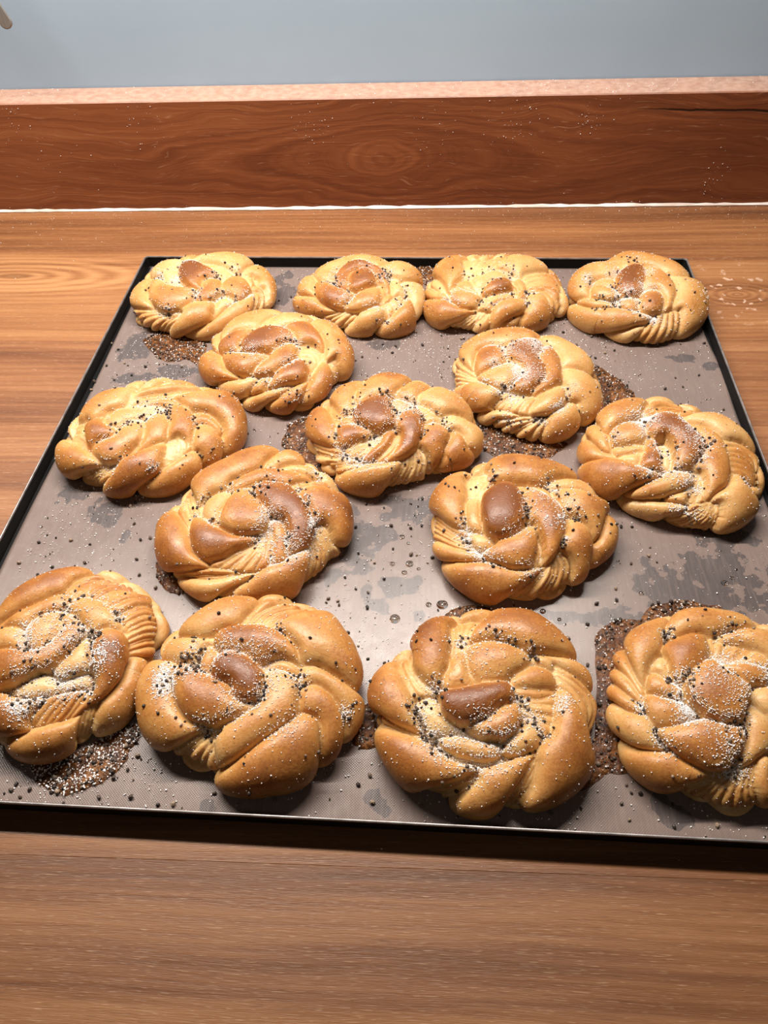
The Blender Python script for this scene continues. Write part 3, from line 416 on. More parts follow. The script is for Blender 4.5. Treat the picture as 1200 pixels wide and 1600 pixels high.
{"c":[-0.1731,0.3613],"H":0.021,"R":[0.0516,0.0489,0.0443,0.0393,0.0354,0.0336,0.0336,0.0336,0.0338,0.0373,0.041,0.0446,0.0476,0.0525,0.058,0.059,0.0573,0.0558,0.0544,0.0542,0.0539,0.0534,0.0535,0.0536],"pet":[[0,0.6,0.05,[-0.484,-0.121,-0.573,0.081,-0.484,0.205,-0.274,0.23,-0.161,0.034,-0.238,-0.012,-0.288,-0.077,-0.324,-0.137]],[3,0.5,0.03,[-0.144,0.005,-0.137,0.169,0.083,0.272,0.362,0.417],[-0.122,-0.022,0.004,0.03,0.18,0.065,0.433,0.26]],[5,0.35,0,[-0.499,-0.265,-0.367,-0.286,-0.274,-0.351],[-0.516,-0.1,-0.388,-0.09,-0.324,-0.137]],[0,0.6,0.15,[-0.642,-0.327,-0.451,-0.282,-0.361,-0.314,-0.276,-0.366,-0.197,-0.465,-0.296,-0.513,-0.449,-0.596,-0.596,-0.617,-0.645,-0.486]],[5,0.4,0.03,[-0.461,-0.612,-0.303,-0.547,-0.197,-0.487],[-0.318,-0.827,-0.142,-0.616,-0.084,-0.478]],[0,0.7,0.2,[0.095,0.109,0.213,0.133,0.397,0.229,0.594,0.252,0.753,0.202,0.806,0.0,0.882,-0.22,0.717,-0.397,0.605,-0.244,0.516,-0.1,0.391,-0.027,0.265,-0.005,0.18,0.038]],[0,0.55,0.05,[0.254,-0.045,0.364,-0.032,0.486,-0.112,0.56,-0.193,0.531,-0.214,0.379,-0.123,0.293,-0.107]],[0,0.6,0.12,[0.31,-0.251,0.31,-0.119,0.387,-0.141,0.531,-0.214,0.635,-0.323,0.697,-0.419,0.56,-0.522,0.418,-0.39,0.355,-0.331]],[0,0.65,0.17,[0.043,-0.825,0.144,-0.677,0.217,-0.565,0.29,-0.446,0.381,-0.381,0.46,-0.444,0.508,-0.564,0.451,-0.668,0.385,-0.865,0.204,-0.958]],[0,0.4,0,[-0.221,-0.089,-0.144,-0.01,-0.017,-0.0,0.047,-0.02,-0.001,-0.071,-0.079,-0.087,-0.152,-0.137]],[0,0.55,0.12,[-0.048,-0.389,0.022,-0.257,0.011,-0.131,0.02,-0.047,0.079,-0.029,0.142,-0.137,0.146,-0.252,0.084,-0.314,0.007,-0.378]],[0,0.65,0.17,[0.079,-0.029,0.157,-0.016,0.244,-0.084,0.306,-0.199,0.334,-0.334,0.303,-0.388,0.282,-0.282,0.204,-0.227,0.148,-0.228,0.137,-0.123]],[4,0.25,0.05,[0.196,-0.538,0.173,-0.388,0.154,-0.278],[0.308,-0.409,0.267,-0.277,0.196,-0.233]],[0,0.75,0.27,[-0.32,-0.834,-0.142,-0.616,-0.087,-0.491,-0.007,-0.412,0.084,-0.314,0.144,-0.283,0.16,-0.416,0.191,-0.554,0.141,-0.664,0.04,-0.772,-0.14,-0.882]],[0,0.6,0.22,[-0.256,-0.34,-0.212,-0.272,-0.142,-0.247,-0.077,-0.19,-0.068,-0.127,-0.029,-0.107,0.006,-0.178,0.009,-0.271,-0.051,-0.361,-0.119,-0.443,-0.184,-0.456,-0.236,-0.393]],[0,0.8,0.3,[-0.321,-0.2,-0.347,-0.133,-0.254,-0.113,-0.175,-0.141,-0.13,-0.207,-0.171,-0.244,-0.235,-0.27,-0.273,-0.326]]],"sug":[[0.002,-0.024,0.139,130,8],[-0.126,-0.106,0.075,50,10],[-0.077,-0.122,0.053,30,8],[-0.023,-0.06,0.053,30,6],[0.108,-0.062,0.048,10,24],[0.052,0.025,0.118,20,22],[-0.124,-0.462,0.118,50,5],[0.279,-0.085,0.064,30,8],[0.123,-0.531,0.064,30,2],[-0.162,-0.25,0.064,30,5],[0.46,-0.414,0.043,0,8]]},
{"c":[-0.0183,0.36],"H":0.021,"R":[0.0475,0.0436,0.0409,0.0384,0.0374,0.038,0.0384,0.0397,0.0415,0.044,0.0464,0.049,0.0513,0.0526,0.053,0.0527,0.0524,0.0506,0.0477,0.0453,0.0422,0.0448,0.0521,0.0523],"pet":[[0,0.6,0.05,[-0.525,0.171,-0.463,0.336,-0.352,0.434,-0.263,0.272,-0.264,0.123,-0.257,0.022,-0.338,-0.006,-0.468,0.1]],[0,0.65,0.1,[-0.264,0.123,-0.263,0.272,-0.149,0.518,0.121,0.525,0.008,0.224,-0.049,0.114,-0.16,0.104,-0.216,0.062]],[2,0.5,0.02,[-0.576,0.165,-0.438,0.0,-0.362,-0.084],[-0.496,0.152,-0.377,0.033,-0.317,-0.022]],[0,0.7,0.12,[-0.699,0.012,-0.701,0.124,-0.539,0.085,-0.409,-0.05,-0.358,-0.175,-0.37,-0.259,-0.441,-0.286,-0.685,-0.196]],[3,0.4,0.03,[-0.699,-0.241,-0.463,-0.324,-0.336,-0.36],[-0.765,-0.424,-0.474,-0.458,-0.313,-0.43]],[2,0.35,0.03,[-0.513,-0.495,-0.373,-0.46,-0.245,-0.442],[-0.482,-0.595,-0.322,-0.536,-0.202,-0.5]],[0,0.55,0.07,[0.012,0.171,0.145,0.399,0.308,0.409,0.244,0.262,0.143,0.116,0.114,0.077,0.054,0.112]],[0,0.55,0.12,[0.165,0.12,0.315,0.305,0.48,0.312,0.614,0.176,0.618,-0.032,0.425,-0.015,0.296,-0.036,0.238,-0.004]],[0,0.4,0.05,[0.287,-0.051,0.384,-0.027,0.497,-0.043,0.592,-0.094,0.721,-0.193,0.831,-0.319,0.792,-0.421,0.553,-0.307,0.447,-0.19,0.332,-0.134]],[0,0.35,0,[0.125,0.04,0.177,0.015,0.238,-0.055,0.285,-0.127,0.219,-0.093,0.166,-0.108]],[0,0.75,0.22,[0.473,-0.628,0.427,-0.458,0.376,-0.273,0.358,-0.159,0.456,-0.203,0.553,-0.307,0.741,-0.394,0.674,-0.49]],[5,0.4,0.08,[-0.148,-0.935,0.023,-0.665,0.071,-0.507],[0.349,-0.91,0.319,-0.6,0.232,-0.372]],[0,0.65,0.17,[0.193,-0.348,0.222,-0.238,0.173,-0.121,0.219,-0.093,0.287,-0.153,0.366,-0.276,0.425,-0.44,0.428,-0.611,0.362,-0.743,0.326,-0.542]],[0,0.6,0.25,[-0.56,-0.743,-0.313,-0.588,-0.187,-0.513,-0.081,-0.512,0.044,-0.503,0.052,-0.59,-0.024,-0.699,-0.188,-0.968,-0.377,-0.809]],[3,0.35,0.03,[-0.296,-0.341,-0.212,-0.272,-0.105,-0.206],[-0.174,-0.431,-0.115,-0.353,-0.065,-0.243]],[0,0.5,0.08,[-0.341,-0.111,-0.311,-0.066,-0.242,-0.069,-0.252,-0.118]],[0,0.8,0.2,[-0.338,-0.137,-0.252,-0.118,-0.18,-0.156,-0.122,-0.181,-0.122,-0.22,-0.209,-0.258,-0.301,-0.301,-0.337,-0.236]],[0,0.4,0.05,[-0.026,0.08,0.053,0.074,0.097,0.01,0.029,-0.042,0.006,-0.064]],[0,0.4,0.08,[-0.102,-0.44,-0.037,-0.35,0.028,-0.203,0.035,-0.33,-0.04,-0.457]],[0,0.75,0.17,[-0.187,-0.419,-0.134,-0.332,-0.065,-0.243,-0.009,-0.178,-0.005,-0.265,-0.054,-0.341,-0.148,-0.455]],[0,0.8,0.27,[-0.058,-0.468,0.013,-0.371,0.048,-0.247,0.024,-0.095,0.037,-0.024,0.111,-0.002,0.147,-0.099,0.188,-0.24,0.158,-0.373,0.071,-0.446,-0.017,-0.492]],[0,0.95,0.42,[-0.206,-0.071,-0.131,0.009,-0.078,0.078,-0.037,0.097,-0.009,0.005,-0.001,-0.084,-0.047,-0.144,-0.101,-0.162,-0.168,-0.105]]],"sug":[[0.055,0.033,0.123,220,12],[0.004,-0.017,0.05,60,16],[-0.207,-0.13,0.101,110,10],[-0.249,-0.031,0.078,50,14],[-0.262,0.07,0.067,20,12],[-0.222,-0.417,0.134,160,14],[-0.109,-0.473,0.123,60,8],[0.155,-0.056,0.089,80,10],[-0.007,-0.138,0.067,60,5],[-0.107,-0.22,0.078,60,3],[-0.317,-0.34,0.078,80,4],[0.283,-0.114,0.067,40,14],[-0.106,0.117,0.089,30,14],[-0.357,-0.206,0.056,30,6],[0.196,-0.225,0.056,10,6]]},
{"c":[0.1465,0.3291],"H":0.021,"R":[0.0491,0.0483,0.047,0.047,0.0479,0.0489,0.0502,0.0504,0.0496,0.0499,0.0493,0.0486,0.0481,0.0465,0.0437,0.041,0.0402,0.0421,0.0468,0.0501,0.0499,0.0492,0.0493,0.049],"pet":[[0,0.6,0.1,[-0.505,0.424,-0.32,0.553,-0.123,0.579,-0.116,0.381,-0.253,0.281,-0.38,0.219,-0.469,0.189]],[3,0.5,0.03,[-0.121,0.351,-0.018,0.505,0.143,0.533],[0.064,0.257,0.2,0.36,0.319,0.409]],[0,0.45,0.12,[0.102,0.23,0.229,0.326,0.387,0.43,0.48,0.312,0.57,0.185,0.674,0.083,0.445,0.078,0.307,0.082,0.25,0.15]],[4,0.5,0.05,[0.267,0.047,0.46,0.073,0.619,-0.022,0.633,-0.158],[0.273,-0.164,0.372,-0.206,0.485,-0.303,0.661,-0.413]],[0,0.5,0.07,[-0.622,0.374,-0.502,0.339,-0.443,0.161,-0.412,0.007,-0.492,0.0,-0.595,0.171]],[0,0.55,0.07,[-0.802,0.2,-0.621,0.178,-0.492,0.0,-0.388,-0.09,-0.455,-0.097,-0.609,-0.064,-0.779,-0.014,-0.86,0.09]],[0,0.3,0,[0.38,-0.256,0.485,-0.303,0.664,-0.324,0.638,-0.447,0.481,-0.39]],[0,0.4,0.08,[-0.687,-0.517,-0.425,-0.564,-0.183,-0.563,-0.009,-0.519,-0.082,-0.667,-0.28,-0.862,-0.518,-0.768,-0.707,-0.659]],[5,0.45,0.05,[-0.259,-0.848,-0.044,-0.631,0.082,-0.465],[0.235,-0.876,0.23,-0.667,0.195,-0.459]],[0,0.45,0.17,[0.228,-0.85,0.225,-0.619,0.211,-0.474,0.162,-0.4,0.256,-0.34,0.29,-0.211,0.366,-0.276,0.498,-0.389,0.625,-0.488,0.512,-0.632,0.39,-0.766]],[0,0.4,0.08,[-0.262,-0.561,-0.076,-0.432,0.039,-0.275,0.072,-0.337,0.032,-0.464,-0.065,-0.528]],[0,0.5,0.12,[-0.587,-0.492,-0.367,-0.422,-0.171,-0.322,-0.02,-0.23,0.053,-0.184,0.041,-0.289,-0.074,-0.419,-0.229,-0.539,-0.421,-0.558]],[3,0.35,0.05,[-0.008,-0.479,0.05,-0.314,0.046,-0.199],[0.074,-0.466,0.102,-0.28,0.086,-0.185]],[0,0.6,0.17,[0.087,0.139,0.19,0.165,0.245,0.099,0.285,0.01,0.283,-0.114,0.253,-0.253,0.172,-0.337,0.113,-0.396,0.109,-0.27,0.093,-0.182,0.064,-0.151,0.107,-0.097,0.17,-0.015,0.136,0.066]],[0,0.7,0.3,[-0.892,-0.016,-0.613,-0.086,-0.417,-0.112,-0.331,-0.169,-0.235,-0.243,-0.152,-0.264,-0.274,-0.351,-0.44,-0.425,-0.674,-0.49,-0.773,-0.36,-0.847,-0.149]],[0,0.55,0.08,[-0.379,0.067,-0.281,0.162,-0.181,0.122,-0.156,0.051,-0.258,0.014,-0.357,0.031]],[0,0.35,0.05,[-0.372,0.006,-0.258,0.014,-0.158,0.003,-0.215,-0.066,-0.313,-0.055,-0.355,-0.05]],[0,0.3,0.03,[-0.357,-0.076,-0.247,-0.048,-0.161,-0.031,-0.253,-0.158,-0.317,-0.135]],[0,0.1,-0.25,[-0.075,0.021,-0.026,0.016,-0.04,-0.111,-0.083,-0.187,-0.121,-0.173]],[0,0.8,0.22,[-0.258,-0.174,-0.161,-0.031,-0.106,0.034,-0.084,-0.01,-0.108,-0.115,-0.133,-0.221,-0.208,-0.223]],[0,0.85,0.42,[-0.081,0.103,-0.038,0.153,0.017,0.19,0.054,0.148,0.11,0.103,0.11,0.012,0.093,-0.072,0.036,-0.133,-0.036,-0.188,-0.028,-0.086,-0.016,0.007,-0.044,0.047,-0.087,0.044]]],"sug":[[-0.129,0.184,0.158,330,8],[-0.068,-0.05,0.063,110,14],[0.049,0.041,0.095,160,0],[-0.071,-0.22,0.137,160,18],[0.107,-0.097,0.074,110,10],[0.177,-0.015,0.063,30,16],[-0.257,-0.24,0.095,80,3],[0.005,-0.298,0.095,80,3],[-0.317,0.097,0.084,50,5],[0.105,0.036,0.042,10,10],[-0.041,-0.584,0.106,70,3],[-0.244,-0.348,0.063,20,8],[0.393,-0.285,0.063,50,5],[-0.097,0.149,0.042,20,8]]},
{"c":[-0.0953,0.2796],"H":0.021,"R":[0.049,0.0483,0.0471,0.0464,0.0481,0.0513,0.0516,0.0485,0.0454,0.0446,0.0447,0.0446,0.0475,0.0503,0.052,0.0529,0.0522,0.0524,0.051,0.0512,0.052,0.0514,0.0516,0.0507],"pet":[[0,0.65,0.06,[-0.587,0.312,-0.397,0.412,-0.189,0.519,-0.063,0.596,0.091,0.649,0.011,0.311,-0.056,0.21,-0.136,0.195,-0.187,0.112,-0.296,0.096,-0.345,0.006]],[0,0.5,0.1,[0.015,0.291,0.073,0.46,0.212,0.651,0.295,0.49,0.165,0.37,0.071,0.283]],[0,0.4,0.05,[0.101,0.295,0.208,0.409,0.348,0.446,0.435,0.34,0.263,0.325]],[0,0.65,0.1,[-0.157,0.151,-0.075,0.219,0.055,0.259,0.215,0.295,0.398,0.311,0.289,0.234,0.141,0.157,0.019,0.136,-0.049,0.092,-0.094,0.071]],[2,0.5,0.05,[0.219,0.148,0.393,0.285,0.558,0.297],[0.242,0.108,0.382,0.186,0.597,0.229]],[3,0.5,0.03,[-0.505,0.0,-0.39,-0.083,-0.301,-0.181],[-0.602,0.294,-0.392,0.069,-0.258,-0.06]],[0,0.75,0.12,[-0.699,-0.111,-0.631,-0.033,-0.417,-0.136,-0.298,-0.233,-0.278,-0.331,-0.202,-0.434,-0.297,-0.457,-0.477,-0.511,-0.668,-0.485,-0.61,-0.298]],[0,0.35,0,[-0.266,-0.052,-0.235,0.067,-0.158,0.095,-0.121,0.03,-0.125,-0.04,-0.126,-0.135,-0.181,-0.109]],[2,0.5,0.03,[-0.575,-0.575,-0.245,-0.48,-0.082,-0.465],[-0.439,-0.628,-0.146,-0.546,0.045,-0.517]],[0,0.5,0.08,[-0.563,-0.604,-0.254,-0.572,-0.055,-0.523,0.088,-0.498,-0.034,-0.645,-0.267,-0.875,-0.382,-0.718]],[2,0.45,0.03,[-0.267,-0.875,-0.069,-0.655,0.074,-0.527],[-0.077,-0.735,0.052,-0.597,0.118,-0.512]],[0,0.75,0.17,[0.247,0.095,0.358,0.175,0.515,0.198,0.656,0.201,0.77,0.067,0.799,-0.184,0.625,-0.265,0.544,-0.156,0.429,-0.091,0.35,-0.074,0.325,0.011]],[4,0.45,0.06,[0.463,-0.771,0.453,-0.559,0.403,-0.326],[0.677,-0.529,0.57,-0.37,0.397,-0.202]],[3,0.4,0.04,[0.726,-0.527,0.594,-0.343,0.41,-0.191],[0.821,-0.365,0.648,-0.262,0.443,-0.119]],[0,0.65,0.22,[-0.052,-0.738,0.051,-0.583,0.136,-0.473,0.25,-0.416,0.392,-0.329,0.439,-0.455,0.431,-0.593,0.443,-0.768,0.22,-0.768]],[0,0.85,0.2,[-0.3,-0.195,-0.32,-0.086,-0.274,-0.078,-0.176,-0.128,-0.114,-0.17,-0.051,-0.191,0.013,-0.191,0.058,-0.203,0.014,-0.258,-0.053,-0.3,-0.123,-0.358,-0.209,-0.378,-0.276,-0.296]],[3,0.45,0.05,[-0.157,-0.409,-0.059,-0.333,0.052,-0.246],[0.067,-0.474,0.109,-0.334,0.106,-0.191]],[0,0.65,0.12,[0.081,-0.458,0.107,-0.349,0.096,-0.173,0.124,-0.234,0.137,-0.338,0.128,-0.447]],[0,0.6,0.12,[0.182,-0.391,0.155,-0.231,0.112,-0.101,0.18,-0.146,0.217,-0.259,0.222,-0.37]],[0,0.65,0.37,[-0.126,-0.126,-0.11,-0.014,-0.084,0.061,-0.037,0.076,0.005,0.017,0.066,-0.062,0.069,-0.149,0.028,-0.196,-0.045,-0.193,-0.099,-0.171]],[0,0.9,0.32,[-0.002,0.044,0.023,0.102,0.108,0.124,0.198,0.072,0.284,-0.015,0.337,-0.123,0.351,-0.203,0.316,-0.294,0.266,-0.306,0.217,-0.195,0.177,-0.102,0.103,-0.057,0.048,-0.017]]],"sug":[[0.096,-0.099,0.094,180,4],[0.209,-0.24,0.063,110,8],[0.351,-0.142,0.073,160,8],[0.083,0.157,0.135,90,30],[0.295,-0.351,0.146,140,3],[0.003,0.044,0.063,50,12],[0.075,-0.205,0.073,60,4],[0.291,0.005,0.063,50,12],[-0.13,0.101,0.063,30,5],[-0.173,-0.108,0.063,50,6],[0.428,0.399,0.083,60,4],[-0.294,0.047,0.063,20,8],[0.187,-0.367,0.073,80,3],[0.026,-0.498,0.135,20,4],[0.241,0.139,0.063,20,10],[-0.315,-0.044,0.052,10,6]]},
{"c":[0.0548,0.2779],"H":0.021,"R":[0.0474,0.0481,0.0466,0.0465,0.0457,0.045,0.0455,0.0456,0.0455,0.0466,0.0476,0.0478,0.0472,0.0478,0.048,0.0474,0.0475,0.047,0.0453,0.0443,0.0416,0.0406,0.0424,0.0456],"pet":[[0,0.65,0.12,[-0.211,0.338,-0.157,0.585,0.03,0.571,0.226,0.533,0.406,0.483,0.443,0.372,0.251,0.31,0.126,0.218,0.017,0.19,-0.084,0.208,-0.151,0.241]],[4,0.35,0,[-0.397,0.333,-0.337,0.187,-0.32,0.11],[-0.202,0.397,-0.209,0.249,-0.234,0.124]],[0,0.65,0.12,[-0.766,0.177,-0.648,0.262,-0.534,0.374,-0.453,0.469,-0.341,0.205,-0.328,0.082,-0.344,-0.024,-0.349,-0.107,-0.424,-0.113,-0.565,-0.02]],[3,0.55,0.05,[-0.747,0.092,-0.483,-0.094,-0.349,-0.178],[-0.774,-0.137,-0.492,-0.251,-0.331,-0.298]],[0,0.5,0.06,[-0.779,-0.209,-0.573,-0.267,-0.393,-0.307,-0.286,-0.341,-0.275,-0.392,-0.438,-0.408,-0.71,-0.41]],[0,0.4,0.03,[0.163,0.209,0.299,0.321,0.5,0.377,0.534,0.205,0.381,0.203,0.23,0.167]],[0,0.6,0.03,[0.496,-0.298,0.533,-0.143,0.591,0.041,0.718,0.038,0.801,-0.141,0.821,-0.299,0.602,-0.505]],[0,0.6,0.12,[0.186,0.126,0.296,0.178,0.434,0.149,0.537,0.154,0.705,0.176,0.538,-0.028,0.537,-0.154,0.52,-0.254,0.408,-0.141,0.293,-0.057,0.191,0.01]],[0,0.35,0,[-0.232,0.113,-0.139,0.185,-0.017,0.19,0.115,0.153,0.173,0.04,0.099,0.096,-0.003,0.158,-0.101,0.162,-0.182,0.093]],[0,0.35,0.03,[-0.331,0.07,-0.244,0.103,-0.215,0.038,-0.221,-0.068,-0.222,-0.156,-0.286,-0.139,-0.325,-0.063]],[0,0.2,0,[-0.313,-0.174,-0.233,-0.175,-0.171,-0.227,-0.257,-0.296,-0.301,-0.261]],[5,0.45,0.08,[-0.224,-0.837,-0.044,-0.631,0.085,-0.484],[0.348,-0.683,0.331,-0.491,0.217,-0.334]],[0,0.6,0.22,[0.208,-0.308,0.256,-0.166,0.233,-0.076,0.319,-0.091,0.412,-0.15,0.49,-0.283,0.538,-0.436,0.51,-0.607,0.381,-0.688,0.363,-0.518,0.288,-0.382]],[0,0.65,0.25,[-0.767,-0.425,-0.436,-0.421,-0.282,-0.403,-0.184,-0.434,-0.051,-0.483,0.076,-0.479,-0.043,-0.617,-0.15,-0.704,-0.341,-0.889,-0.508,-0.726,-0.659,-0.553]],[2,0.3,0.12,[0.031,-0.437,0.055,-0.313,0.051,-0.177],[0.096,-0.414,0.093,-0.304,0.067,-0.207]],[0,0.75,0.35,[-0.034,0.147,0.029,0.148,0.099,0.086,0.155,0.027,0.19,-0.055,0.217,-0.163,0.207,-0.284,0.171,-0.367,0.096,-0.414,0.086,-0.264,0.045,-0.123,0.008,-0.091,0.008,0.015,-0.006,0.091]],[0,0.7,0.3,[-0.244,-0.324,-0.143,-0.238,-0.058,-0.168,0.03,-0.114,0.06,-0.196,0.04,-0.322,-0.0,-0.432,-0.081,-0.458,-0.164,-0.407,-0.219,-0.364]],[0,1.0,0.5,[-0.224,0.008,-0.194,0.083,-0.142,0.137,-0.067,0.158,-0.014,0.09,0.001,-0.004,-0.007,-0.097,-0.049,-0.171,-0.126,-0.21,-0.19,-0.184,-0.21,-0.112]]],"sug":[[0.005,-0.037,0.048,40,24],[0.1,0.029,0.117,120,4],[-0.334,-0.178,0.085,130,8],[-0.275,-0.316,0.096,160,6],[-0.066,-0.172,0.085,50,3],[0.149,-0.108,0.064,70,0],[0.251,0.018,0.096,50,14],[0.315,-0.044,0.043,10,10],[0.244,-0.271,0.032,20,10],[-0.008,-0.458,0.117,60,2],[-0.163,0.242,0.075,20,12],[0.177,0.197,0.075,60,10],[-0.359,-0.063,0.043,10,8],[-0.185,-0.397,0.064,30,6]]},
{"c":[-0.1726,0.1873],"H":0.021,"R":[0.0353,0.0394,0.0437,0.0453,0.0459,0.047,0.0492,0.0512,0.0512,0.0506,0.0494,0.0484,0.0458,0.0427,0.0415,0.042,0.0432,0.0446,0.0451,0.0436,0.0408,0.0402,0.0372,0.0345],"pet":[[0,0.7,0.07,[-0.496,0.286,-0.501,0.435,-0.381,0.488,-0.274,0.562,-0.128,0.66,-0.068,0.649,-0.103,0.385,-0.146,0.313,-0.204,0.27,-0.299,0.242,-0.382,0.186]],[5,0.6,0.03,[-0.091,0.319,-0.084,0.478,0.021,0.592],[0.183,0.293,0.317,0.452,0.492,0.587]],[6,0.5,0.03,[0.187,0.223,0.329,0.392,0.458,0.474],[0.532,-0.019,0.67,0.059,0.807,0.142]],[0,0.6,0.05,[-0.415,0.119,-0.358,0.19,-0.207,0.214,-0.132,0.282,-0.074,0.275,-0.09,0.184,-0.154,0.154,-0.194,0.083,-0.28,0.102]],[0,0.5,0.05,[-0.021,0.203,0.056,0.265,0.179,0.213,0.29,0.161,0.373,0.121,0.238,0.116,0.124,0.087,0.049,0.129]],[0,0.5,0.1,[-0.403,0.042,-0.36,0.117,-0.257,0.088,-0.169,0.03,-0.217,-0.023,-0.304,-0.027]],[0,0.5,0.1,[0.394,-0.711,0.365,-0.467,0.414,-0.386,0.512,-0.284,0.555,-0.138,0.571,-0.04,0.783,-0.069,0.754,-0.304,0.752,-0.417,0.711,-0.64,0.579,-0.715]],[2,0.4,0.05,[0.262,-0.72,0.254,-0.572,0.266,-0.461],[0.375,-0.736,0.372,-0.552,0.339,-0.419]],[0,0.65,0.17,[-0.21,-0.646,-0.05,-0.577,0.071,-0.507,0.199,-0.493,0.248,-0.486,0.252,-0.623,0.239,-0.735,0.144,-0.912,-0.045,-0.852,-0.194,-0.84]],[4,0.5,0.1,[-0.053,-0.503,-0.007,-0.378,0.057,-0.293],[0.205,-0.484,0.264,-0.391,0.277,-0.287]],[0,0.75,0.2,[-0.385,-0.476,-0.236,-0.313,-0.127,-0.314,-0.01,-0.278,-0.012,-0.345,-0.052,-0.422,-0.07,-0.568,-0.243,-0.634]],[0,0.15,-0.2,[-0.267,-0.286,-0.144,-0.23,-0.033,-0.154,0.068,-0.186,0.221,-0.179,0.267,-0.249,0.258,-0.286,0.102,-0.266,-0.01,-0.278,-0.124,-0.322]],[0,0.35,0.05,[0.016,-0.157,0.041,-0.081,0.103,-0.018,0.136,0.024,0.197,-0.056,0.189,-0.133,0.127,-0.169,0.067,-0.193]],[0,0.8,0.27,[0.197,-0.133,0.21,-0.056,0.187,0.04,0.182,0.093,0.311,0.095,0.433,0.069,0.516,-0.054,0.474,-0.211,0.388,-0.303,0.316,-0.351,0.28,-0.372,0.276,-0.249,0.252,-0.183]],[0,0.5,0.17,[-0.19,0.055,-0.168,0.117,-0.106,0.151,-0.045,0.137,-0.011,0.07,-0.028,0.013,-0.086,-0.028,-0.131,-0.002]],[0,0.8,0.32,[-0.37,-0.106,-0.283,-0.03,-0.173,-0.081,-0.089,-0.054,-0.028,0.013,-0.016,0.069,-0.056,0.133,-0.011,0.131,0.05,0.076,0.074,0.024,0.04,-0.05,-0.012,-0.097,-0.089,-0.161,-0.188,-0.232,-0.301,-0.271]]],"sug":[[-0.139,0.059,0.11,260,5],[0.105,-0.206,0.159,330,22],[-0.088,-0.257,0.129,160,30],[0.087,0.057,0.08,150,20],[-0.069,0.2,0.11,90,30],[-0.12,-0.053,0.09,90,20],[0.065,0.243,0.129,80,6],[-0.112,-0.389,0.09,160,2],[0.311,-0.095,0.09,120,2],[0.178,-0.003,0.05,40,16],[0.24,0.209,0.06,60,10],[-0.017,-0.002,0.09,110,2],[0.237,-0.303,0.06,40,10],[-0.005,-0.305,0.06,30,8]]},
